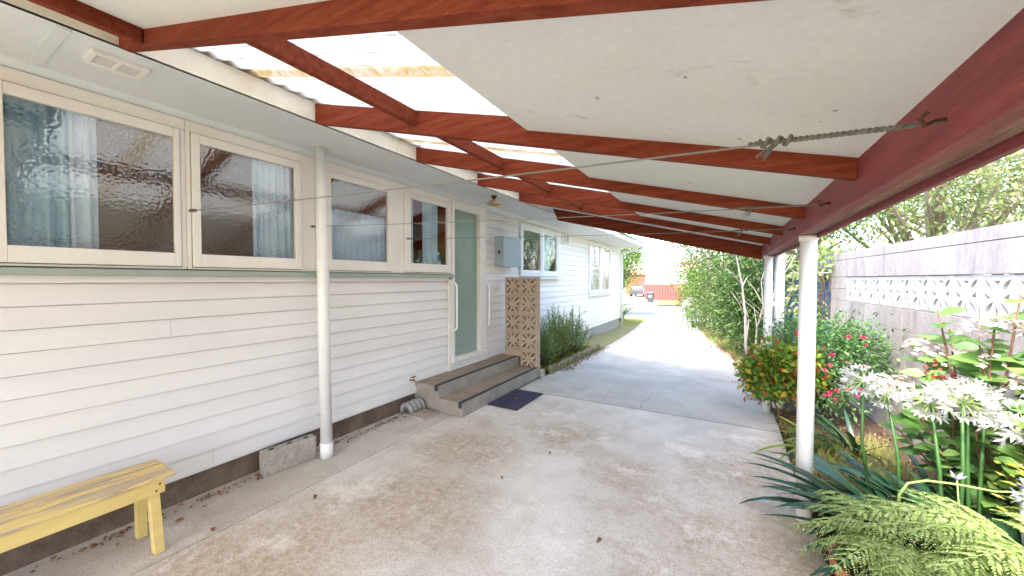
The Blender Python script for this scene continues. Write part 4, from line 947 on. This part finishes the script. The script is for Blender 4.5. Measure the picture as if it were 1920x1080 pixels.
# lilac flowers low among the leaves
t=thing('agapanthus','lilac agapanthus bloom low above the fern fronds','plant',(1.05,2.35,0))
stalk(t,(1.16,2.38,.03),(1.155,2.38,.60),um_l,us_l,.75,1.)
t2=thing('agapanthus','single small lilac flower among the dark strap leaves','plant',(.98,2.55,0))
V,F=leafgeo(np.repeat(np.array([[.965,2.55,.555]]),6,0),np.array([[math.cos(a),math.sin(a)*.6-.2,.75] for a in np.arange(6)*1.047]),np.array([[-math.cos(a),-math.sin(a),.5] for a in np.arange(6)*1.047]),.042,.014,.1,-.1)
bb=MB(); bb.tube([(1.0,2.58,.03),(.985,2.56,.3),(.965,2.55,.556)],.003,6); bb.build('flower_stalk',m_palestalk,t2,True); place('flower_head',npmesh('flower_head',V,F,pt_lilac),t2)
strap_plant('yellow green strap leaved clump behind the nearest post',(.78,4.05,.01),22,(.35,.6),(.025,.04),leafmat('lime_strap',[(.22,.30,.03),(.12,.22,.03),(.30,.34,.05)],.35,.3),(2.2,5.2),(.4,1.0),(.7,1.5),name='lily')
strap_plant('dark green strap leaved clump under the fuchsia',(.98,4.15,.01),22,(.35,.6),(.03,.05),lf_dark,(1.5,5.2),(.6,1.2),(.6,1.4),name='lily')
strap_plant('grassy green clump by the roadside past the house corner',(-3.75,15.3,gz(15.3)),90,(.7,1.15),(.03,.05),leafmat('grassy_strap',[(.07,.16,.04),(.12,.24,.06),(.05,.12,.03)],.5,.3),(0,6.28),(.9,1.5),(.4,1.2),R0=.28)
A5=thing('agapanthus','pale lilac agapanthus heads at the far drive edge','plant',(-.95,14.3,gz(14.3)))
parts=[ribbon(Vector((-.9,14.3,gz(14.3))),random.uniform(0,6.28),random.uniform(.4,.6),random.uniform(.6,1.3),random.uniform(.7,1.6),.035) for i in range(30)]
V,F=join(parts); place('leaves',npmesh('leaves',V,F,lf_dark),A5)
pt_palel=leafmat('pale_lilac_petal',[(.66,.60,.72),(.74,.70,.76)],.6,.3); um_p,us_p=umbelmesh(pt_palel,40,.10,.06)
for q in ((-1.10,14.1,.62),(-.93,14.2,.70),(-.80,14.4,.64),(-1.0,14.5,.74)): stalk(A5,(q[0]+.05,q[1],gz(14.3)),q,um_p,us_p,1.25,random.uniform(0,6))

# ferny fronds over a terracotta pot
def frondmesh(L=.52, npin=20, seed=1):
    r=np.random.default_rng(seed); P=[];D=[];Nn=[];LL=[]
    rach=MB(); pts=[]
    arch=.55+.25*r.random()
    for i in range(13):
        u=i/12; pts.append(np.array([L*u, .03*math.sin(u*3+seed), arch*L*(.55*u-.95*u*u)]))
    rach.tube([tuple(p) for p in pts],[.0032*(1-.75*i/12) for i in range(13)],5)
    def at(u):
        x=u*12; i=min(int(x),11); return pts[i]*(1-(x-i))+pts[i+1]*(x-i)
    for i in range(npin):
        u=.14+.86*i/npin; b=at(u); tdir=unit((at(min(u+.03,1))-at(max(u-.03,0)))[None])[0]
        pl=.19*(L/.5)*(1-.80*u**1.5)*min(1,.55+2*u)*r.uniform(.85,1.1)+.012
        for sgn in (-1,1):
            side=np.array([-tdir[1],tdir[0],0])*sgn; d=unit((side*.85+tdir*.62+np.array([0,0,-.12+r.normal(0,.10)]))[None])[0]
            k=max(6,int(pl/.0088)); dr=r.uniform(.5,1.0)
            for j in range(k):
                v=(j+.3)/k; q=b+d*pl*v+np.array([0,0,-pl*dr*.6*v*v])
                dd=unit((d+np.array([0,0,-1.2*dr*v]))[None])[0]
                lat=unit(np.cross(dd,[0,0,1.])[None])[0]
                for s2 in (-1,1):
                    P.append(q); D.append(lat*s2*.8+dd*.75+r.normal(0,.08,3)); Nn.append(np.array([0,0,1.])+r.normal(0,.3,3)); LL.append((.034*(1-.82*v)+.003)*(.85+.3*r.random())*(.5+.5*pl/.19))
            P.append(b+d*pl); D.append(d+np.array([0,0,-dr])); Nn.append(np.array([0,0,1.])); LL.append(.012)
    P=np.array(P);D=np.array(D);Nn=np.array(Nn);LL=np.array(LL)
    V,F=leafgeo(P,D,Nn,LL,np.maximum(LL*.36,.0045),.15,.15)
    rv=np.array(rach.v); rf=[q for q in rach.f]; nb=len(rv)
    me=bpy.data.meshes.new('frond'); me.from_pydata([tuple(x) for x in np.concatenate([rv,V])],[],rf+[tuple(x) for x in (F+nb)])
    me.materials.append(m_palestalk); me.materials.append(lf_fern); me.polygons.foreach_set('material_index',[0]*len(rf)+[1]*len(F)); me.update(); return me
fr_me=[frondmesh(.50,9,1),frondmesh(.56,10,2),frondmesh(.46,9,3),frondmesh(.60,11,4)]
def fern(label, root, fronds, pot):
    t=thing('fern',label,'fern',(root[0],root[1],0))
    for (az,pitch,s,dz) in fronds:
        o=bpy.data.objects.new('frond',random.choice(fr_me)); col.objects.link(o); setpar(o,t)
        o.matrix_basis=Matrix.Translation((root[0]+.04*math.cos(az),root[1]+.04*math.sin(az),root[2]+dz)) @ Matrix.Rotation(az,4,'Z') @ Matrix.Rotation(-pitch,4,'Y') @ Matrix.Rotation(random.uniform(-.35,.35),4,'X') @ Matrix.Scale(s,4)
    return t
fl=[]
for az in np.linspace(2.2,5.6,10): fl.append((az+random.uniform(-.12,.12),random.uniform(-.05,.22),random.uniform(.74,.92),random.uniform(-.03,.04)))
for az in np.linspace(0,6.0,8): fl.append((az,random.uniform(.2,.45),random.uniform(.55,.75),.02))
f1=fern('pale green lacy fern filling the terracotta pot at the drive edge',(.72,2.17,.36),fl,True)
fl=[]
for az in np.linspace(2.2,6.6,11): fl.append((az+random.uniform(-.12,.12),random.uniform(-.05,.3),random.uniform(.75,.95),random.uniform(-.03,.05)))
for az in np.linspace(0,6.0,6): fl.append((az,random.uniform(.25,.5),random.uniform(.6,.8),.02))
f2=fern('pale green lacy fern at the right of the terracotta pot',(1.05,2.19,.44),fl,False)
fl=[(az+random.uniform(-.12,.12),random.uniform(.0,.35),random.uniform(.7,.9),0) for az in np.linspace(0,6,11)]
f3=fern('lacy fern nearest the camera beside the driveway',(.90,1.85,.28),fl,False)
pot=thing('flower_pot','terracotta pot half hidden under the lacy fern','pot',(.63,2.20,0))
b=MB(); b.lathe([(.001,.0),(.135,.0),(.175,.16),(.19,.165),(.195,.215),(.178,.217),(.168,.19),(.001,.185)],(.63,2.20,.012),32); b.build('pot_body',m_terracotta,pot,True)
b=MB(); b.lathe([(.001,.196),(.17,.196)],(.63,2.20,.012),24); b.build('potting_soil',m_soil,pot)
b=MB(); q=[Vector((.70,2.33,.42)),Vector((.705,2.335,.52)),Vector((.735,2.345,.575)),Vector((.80,2.36,.597)),Vector((.90,2.38,.598)),Vector((1.02,2.40,.59)),Vector((1.15,2.44,.60))]
b.tube(q,[.0065,.006,.0058,.0052,.0045,.004,.003],8); tag(b.build('bent_stalk',m_palestalk,smooth=True),'single bare pale green stalk bending over the fern fronds','stalk')

# hydrangea
hy=thing('hydrangea','hydrangea with broad green leaves and blush white heads against the wall','shrub',(1.35,3.1,0))
leafP=[];leafD=[];leafN=[];leafL=[]
heads=[((1.235,2.95,1.235),.13),((1.09,3.3,1.06),.11),((1.25,3.05,1.05),.12),((1.40,2.85,1.20),.13),((1.12,3.0,.86),.12),((.95,3.25,.82),.10),((1.34,2.9,.95),.11)]
tips=[((1.30,2.90,1.42),0),((1.12,3.22,1.32),0),((1.42,2.9,1.42),0),((1.46,2.75,1.30),0),((1.05,3.15,.95),0),((1.2,3.3,1.2),0),((1.5,3.0,1.1),0),((1.30,3.2,1.0),0),((1.0,3.05,.7),0),((1.18,2.95,.7),0),((1.4,2.7,.9),0),((1.45,2.8,.75),0),((1.05,2.95,.55),0),((.92,3.1,.6),0),((1.25,2.75,.62),0),((1.15,3.15,.8),0),((1.5,2.7,.55),0),((1.35,2.75,1.1),0),((1.2,3.0,1.18),0)]
b=MB()
for (p,_) in heads+tips:
    p=Vector(p); r=Vector((1.33+random.uniform(-.08,.08),3.12+random.uniform(-.06,.06),0)); m=r.lerp(p,.55)+Vector((random.uniform(-.05,.05),random.uniform(-.05,.05),-.02))
    pts=[r,r.lerp(m,.5)+Vector((random.uniform(-.03,.03),0,0)),m,m.lerp(p,.6)+Vector((0,0,.01)),p]
    b.tube(pts,[.009,.008,.0065,.005,.004],6)
    for u in (.3,.42,.52,.62,.71,.80,.88,.97):
        k=u*4; i=min(int(k),3); c=pts[i].lerp(pts[i+1],k-i); a0=random.uniform(0,3.14)
        for s in (0,math.pi):
            d=np.array([math.cos(a0+s),math.sin(a0+s),random.uniform(.0,.5)]); leafP.append(np.array(c)); leafD.append(d); leafN.append(np.array([random.uniform(-.6,.25),random.uniform(-1.1,.1),.9])); leafL.append(random.uniform(.10,.17)*(.75 if u>.9 else 1))
b.build('stems',m_twig,hy,True)
leafL=np.array(leafL); V,F=leafgeo(np.array(leafP),np.array(leafD),np.array(leafN),leafL,leafL*.52,.12,.14); place('foliage',npmesh('foliage',V,F,lf_hyd,smooth=False),hy)
for (p,R) in heads:
    n=90; P=[];D=[];Nn=[]; wob=rng.normal(0,.18,8)
    for i in range(n):
        rr=math.sqrt((i+.5)/n)*(1+wob[int((i*2.39996%6.283)/6.284*8)])+random.gauss(0,.07); a=i*2.39996+random.gauss(0,.12); c=np.array(p)+np.array([R*rr*math.cos(a),R*rr*math.sin(a),R*.55*(1-rr*rr)+random.gauss(0,.014)])
        up=unit(np.array([[math.cos(a)*rr*.7,math.sin(a)*rr*.7,1.]])+rng.normal(0,.42,(1,3)))[0]; u=unit(np.cross(up,[1,.2,.1])[None])[0]; v=np.cross(up,u)
        for k in range(4):
            an=k*math.pi/2+a; P.append(c); D.append(u*math.cos(an)+v*math.sin(an)+up*.15); Nn.append(up)
    V,F=smallleaf(np.array(P),np.array(D),np.array(Nn),.017,.018); place('flower_head',npmesh('flower_head',V,F,pt_pink),hy)
P=np.array([1.08,3.12,.93])+rng.normal(0,.022,(40,3))*[1,1,2]; V,F=smallleaf(P,rng.normal(0,1,(40,3)),rng.normal(0,1,(40,3)),.03,.02)
place('withered_head',npmesh('withered_head',V,F,leafmat('withered_petal',[(.20,.03,.03),(.28,.06,.04)],.7,.2)),hy)

# fuchsia
fu=thing('fuchsia','fuchsia bush with hanging pink red flowers in front of the block wall','shrub',(.95,4.95,0))
o,C=crown([((.95,5.0,.74),(.44,.42,.36),90),((1.12,4.9,.80),(.28,.3,.27),40),((.68,5.1,.78),(.26,.3,.32),50),((.9,4.85,.42),(.4,.3,.2),40)],32,.085,.042,.021,lf_fuch,.5,'foliage',fu)
branchy(fu,(.95,5.0,0),[C[i] for i in rng.choice(len(C),16,replace=False)],.02,m_twig,'stems',.2)
def fuchsiamesh():
    P=[];D=[];Nn=[];L=[]
    for k in range(4):
        a=k*1.5708; P.append([0,0,0]); D.append([math.cos(a)*.9,math.sin(a)*.9,-.55]); Nn.append([0,0,1]); L.append(.028)
    for k in range(6):
        a=k*1.047; P.append([0,0,-.004]); D.append([math.cos(a)*.4,math.sin(a)*.4,-1]); Nn.append([math.cos(a),math.sin(a),0]); L.append(.026)
    L=np.array(L); V,F=leafgeo(np.array(P,float),np.array(D,float),np.array(Nn,float),L,L*.5,.1,0)
    return npmesh('flower',V,F,pt_fuch)
fme=fuchsiamesh()
cand=C[np.argsort(C[:,1]-.35*C[:,2]+rng.normal(0,.1,len(C)))][:60]
for i in rng.choice(60,22,replace=False):
    c=cand[i]; 
    for k in range(random.choice((1,2,2,3))):
        o=bpy.data.objects.new('flower',fme); col.objects.link(o); setpar(o,fu)
        o.matrix_basis=Matrix.Translation((c[0]+random.uniform(-.03,.03),c[1]-.10+random.uniform(-.03,.02),c[2]-.02+random.uniform(-.03,.03))) @ Matrix.Rotation(random.uniform(0,6),4,'Z') @ Matrix.Rotation(random.uniform(-.4,.4),4,'X') @ Matrix.Scale(random.uniform(.9,1.4),4)
tree('mottled yellow green bush with red and orange leaves around the far posts',(.50,4.78,0),[((.46,4.72,.60),(.24,.20,.20),60),((.38,4.68,.48),(.18,.16,.17),34),((.64,4.70,.54),(.18,.2,.24),40)],28,.05,.058,.036,lf_multi,.014,m_twig,name='bush',cat='bush',ntw=14,small=False)
for i in range(0): pass
tree('small golden conifer bush at the right edge of the bed',(1.30,2.45,0),[((1.28,2.45,.55),(.16,.16,.16),30)],26,.05,.035,.012,lf_gold,.012,m_twig,name='bush',cat='bush')

# rosemary bed by the house
def spiky(label, root, n, hr, spread, mat, name='rosemary_bush', leafL=.036):
    t=thing(name,label,'shrub',root); st=MB(); P=[];D=[];Nn=[]
    for i in range(n):
        a=random.uniform(0,6.283); s=random.random()**.6; h=random.uniform(*hr)*(1-.35*s)
        p0=Vector(root)+Vector((math.cos(a)*.12*s,math.sin(a)*.14*s,0)); p1=Vector(root)+Vector((math.cos(a)*spread[0]*s,math.sin(a)*spread[1]*s,h)); m=p0.lerp(p1,.5)+Vector((math.cos(a)*.05,math.sin(a)*.05,-.05))
        st.tube([p0,m,p1],[.006,.004,.0015],4)
        sh=[]
        for _ in range(5):
            u0=random.uniform(.25,.85); q0=(p0*(1-u0)**2+m*2*u0*(1-u0)+p1*u0*u0); e=q0+Vector((random.gauss(0,.10),random.gauss(0,.10),random.uniform(.06,.24))); sh.append((q0,e)); st.tube([q0,e],[.002,.001],3)
        pt=[]
        k=int(h/.012)
        for j in range(k):
            u=min(.15+.87*(j+random.random())/k,1.0); pt.append(p0*(1-u)**2+m*2*u*(1-u)+p1*u*u)
        for q0,e in sh:
            for j in range(16): pt.append(q0.lerp(e,(j+random.random())/16))
        for q in pt:
            P.append(q); aa=random.uniform(0,6.28); D.append((math.cos(aa)*.8,math.sin(aa)*.8,.75)); Nn.append((random.uniform(-1,1),random.uniform(-1,1),.6))
    st.build('stems',m_twig,t,True)
    V,F=smallleaf(np.array(P),np.array(D),np.array(Nn),leafL*(.7+.6*rng.random(len(P))),leafL*.32); place('foliage',npmesh('foliage',V,F,mat),t); return t
spiky('tall feathery rosemary bush beside the breeze block screen',(-2.72,5.75,.03),38,(.35,1.02),(.36,.48),lf_rose)
spiky('tallest yellow tipped rosemary bush in the middle of the house bed',(-2.75,6.45,.03),50,(.45,1.22),(.42,.55),leafmat('rosemary_gold',[(.20,.34,.09),(.28,.40,.12),(.15,.27,.08),(.42,.42,.12)],.6,.4))
spiky('rounded grey green lavender bush at the street end of the house bed',(-2.70,7.20,.03),48,(.35,1.05),(.42,.55),lf_grey,'lavender_bush')
# log edging
lg=thing('log_edging','short upright log edging round the house bed','garden edging',(-2.34,6.6,0))
y=5.45; i=0
b=MB()
while y<7.9:
    xx=-2.385+.02*(y-5.45); h=.10+random.uniform(-.012,.012); h+=.02; b.tube([(xx,y,-.02),(xx+random.uniform(-.006,.006),y,h*.85),(xx,y,h)],[.040,.040,.033],10); y+=.125
b.build('logs',m_log,lg,True)

# ------------------------------------------------------------------ stuff on the ground
def grass(label, n, region, h, mat, wbl=.006):
    P=np.array([region() for _ in range(n)]); D=np.stack([rng.normal(0,.5,n),rng.normal(0,.5,n),np.ones(n)],1); Nn=rng.normal(0,1,(n,3))
    V,F=smallleaf(P,D,Nn,h*(.4+.9*rng.random(n)),wbl); return stuff(place('grass',npmesh('grass',V,F,mat)),label,'grass')
def edge_x(y):
    pts=[(-3,.485),(3.7,.485),(5.0,.50),(5.75,.34),(7,.22),(8.6,.14),(10.7,-.30),(13,-.62),(17,-1.08)]
    for a,c in zip(pts,pts[1:]):
        if a[0]<=y<=c[0]: return a[1]+(c[1]-a[1])*(y-a[0])/(c[0]-a[0])
    return -1.08
def r1():
    y=5.6+10.8*random.random()**1.3; x=edge_x(y)+.03+random.random()**1.3*.75; return (x,y,gz(y)-.005)
grass('dry straw and green grass along the right drive edge',9000,r1,.10,lf_dry)
def r2():
    y=random.uniform(3.1,4.5); return (random.uniform(.55,1.25),y,.008)
grass('pale dry grass between the agapanthus and the fuchsia',4200,r2,.13,lf_dry,.005)
def r3():
    y=random.uniform(5.45,7.9); return (-2.36-random.random()**1.6*.35+.02*(y-5.5),y,.02)
o=grass('low yellow green ground cover inside the log edging',4500,r3,.055,lf_gold,.014); o.name='ground_cover'; o['category']='ground cover'
def r4(): y=random.uniform(13.2,16.9); return (random.uniform(-3.9,-2.75),y,gz(y)-.015)
grass('dry lawn strip past the house corner',3500,r4,.08,lf_dry,.01)
def r5(): return (random.uniform(-5.5,3),random.uniform(32.2,39.4),gz(36)+.055)
grass('mown verge grass before the red fence',4000,r5,.10,lf_dry,.02)
def litter(label,n,region):
    P=np.array([region() for _ in range(n)]); a=rng.random(n)*6.28; D=np.stack([np.cos(a),np.sin(a),rng.normal(0,.25,n)],1); Nn=np.stack([rng.normal(0,.35,n),rng.normal(0,.35,n),np.ones(n)],1)
    V,F=leafgeo(P,D,Nn,.018+.030*rng.random(n),.011+.012*rng.random(n),.3,.2); return stuff(place('leaf_litter',npmesh('leaf_litter',V,F,lf_litter)),label,'leaf litter')
def r6(): y=5.3+4.5*random.random(); return (edge_x(y)+random.gauss(.0,.06),y,gz(y)+.012)
litter('brown dead leaves gathered along the right drive edge',700,r6)
def r7(): y=random.uniform(5.7,8.2); return (-2.31+abs(random.gauss(0,.06)),y,.008)
litter('brown dead leaves against the log edging',420,r7)
def r8(): y=random.uniform(2.0,5.2); return (random.uniform(.51,.72) if random.random()<.6 else random.uniform(.5,1.4),y,.022)
litter('dry leaf mulch on the garden bed',1500,r8)
def r9(): y=.2+3.0*random.random(); return (-3.10+abs(random.gauss(0,.05)),y,.008)
litter('leaf crumbs along the foot of the foundation',160,r9)
lm=[]
for s in range(3):
    V,F=leafgeo(np.zeros((1,3)),np.array([[1.,.1,.12]]),np.array([[.1,.3,1.]]),.055,.026,.35,.25); lm.append(npmesh('fallen_leaf',V,F,[lf_red,lf_litter,lf_litter][s]))
spots=[(-2.62,1.02,0,'curled rust coloured leaf near the concrete joint'),(-1.45,2.4,1,'small tan leaf alone on the pale concrete'),(-1.30,2.95,1,'tiny brown leaf beyond the tan leaf on the concrete'),(-2.45,1.55,2,'dark dry leaf beside the slab joint before the downpipe'),(-2.90,.98,0,'rust leaf on the edge path by the bench leg'),(-3.0,1.45,0,'red leaf against the concrete block'),(-.6,2.1,1,'dry leaf in the middle of the carport floor'),(-.35,1.35,2,'dry leaf near the front of the carport floor'),(-2.2,4.02,0,'rust leaf caught on the rubber mat')]
for x,y,k,lab in spots:
    o=bpy.data.objects.new('fallen_leaf',lm[k]); col.objects.link(o); o.location=(x,y,.006 if 'mat' not in lab else .023); o.rotation_euler=(0,0,random.uniform(0,6)); s=random.uniform(.7,1.1) if k else 1.1; o.scale=(s,s,s)
    tag(o,lab,'leaf','fallen leaves on the concrete')

# ------------------------------------------------------------------ camera, light, world
cam=bpy.data.cameras.new('camera'); co=bpy.data.objects.new('camera',cam); col.objects.link(co)
co.location=(0,0,1.5); co.rotation_euler=(R_(90)-math.atan(16/700),0,math.atan(398/700)); cam.lens=36*700/1920; cam.sensor_width=36; cam.clip_end=1500; cam.clip_start=.02
sc.camera=co
EL=R_(51); AZ=math.atan2(-.22,-1.)      # towards the sun: behind the camera
sd=Vector((math.sin(AZ)*math.cos(EL),math.cos(AZ)*math.cos(EL),math.sin(EL)))
sun=bpy.data.lights.new('sun','SUN'); sun.energy=1.25; sun.angle=R_(11); sun.color=(1,.95,.87)
so=bpy.data.objects.new('sun',sun); col.objects.link(so); so.rotation_euler=(-sd).to_track_quat('-Z','Y').to_euler(); so.location=(0,0,10)
w=bpy.data.worlds.new('World'); sc.world=w; w.use_nodes=True; nt=w.node_tree; bg=nt.nodes['Background']
sky=nt.nodes.new('ShaderNodeTexSky'); sky.sky_type='NISHITA'; sky.sun_disc=False; sky.sun_elevation=EL; sky.sun_rotation=AZ; sky.altitude=50; sky.air_density=1.; sky.dust_density=2.2; sky.ozone_density=1.0
wm=nt.nodes.new('ShaderNodeMix'); wm.data_type='RGBA'; wm.blend_type='MULTIPLY'; wm.inputs[0].default_value=1; wm.inputs[7].default_value=(1.03,1.,.97,1); nt.links.new(sky.outputs[0],wm.inputs[6]); nt.links.new(wm.outputs[2],bg.inputs['Color']); bg.inputs['Strength'].default_value=.15
sc.view_settings.view_transform='Standard'; sc.view_settings.look='None'; sc.view_settings.gamma=1; sc.view_settings.use_curve_mapping=False
sc.view_settings.exposure=3.32
cy=sc.cycles; cy.max_bounces=10; cy.diffuse_bounces=6; cy.glossy_bounces=4; cy.transmission_bounces=6; cy.transparent_max_bounces=16; cy.use_denoising=True; cy.sample_clamp_indirect=8
cy.caustics_reflective=False; cy.caustics_refractive=False
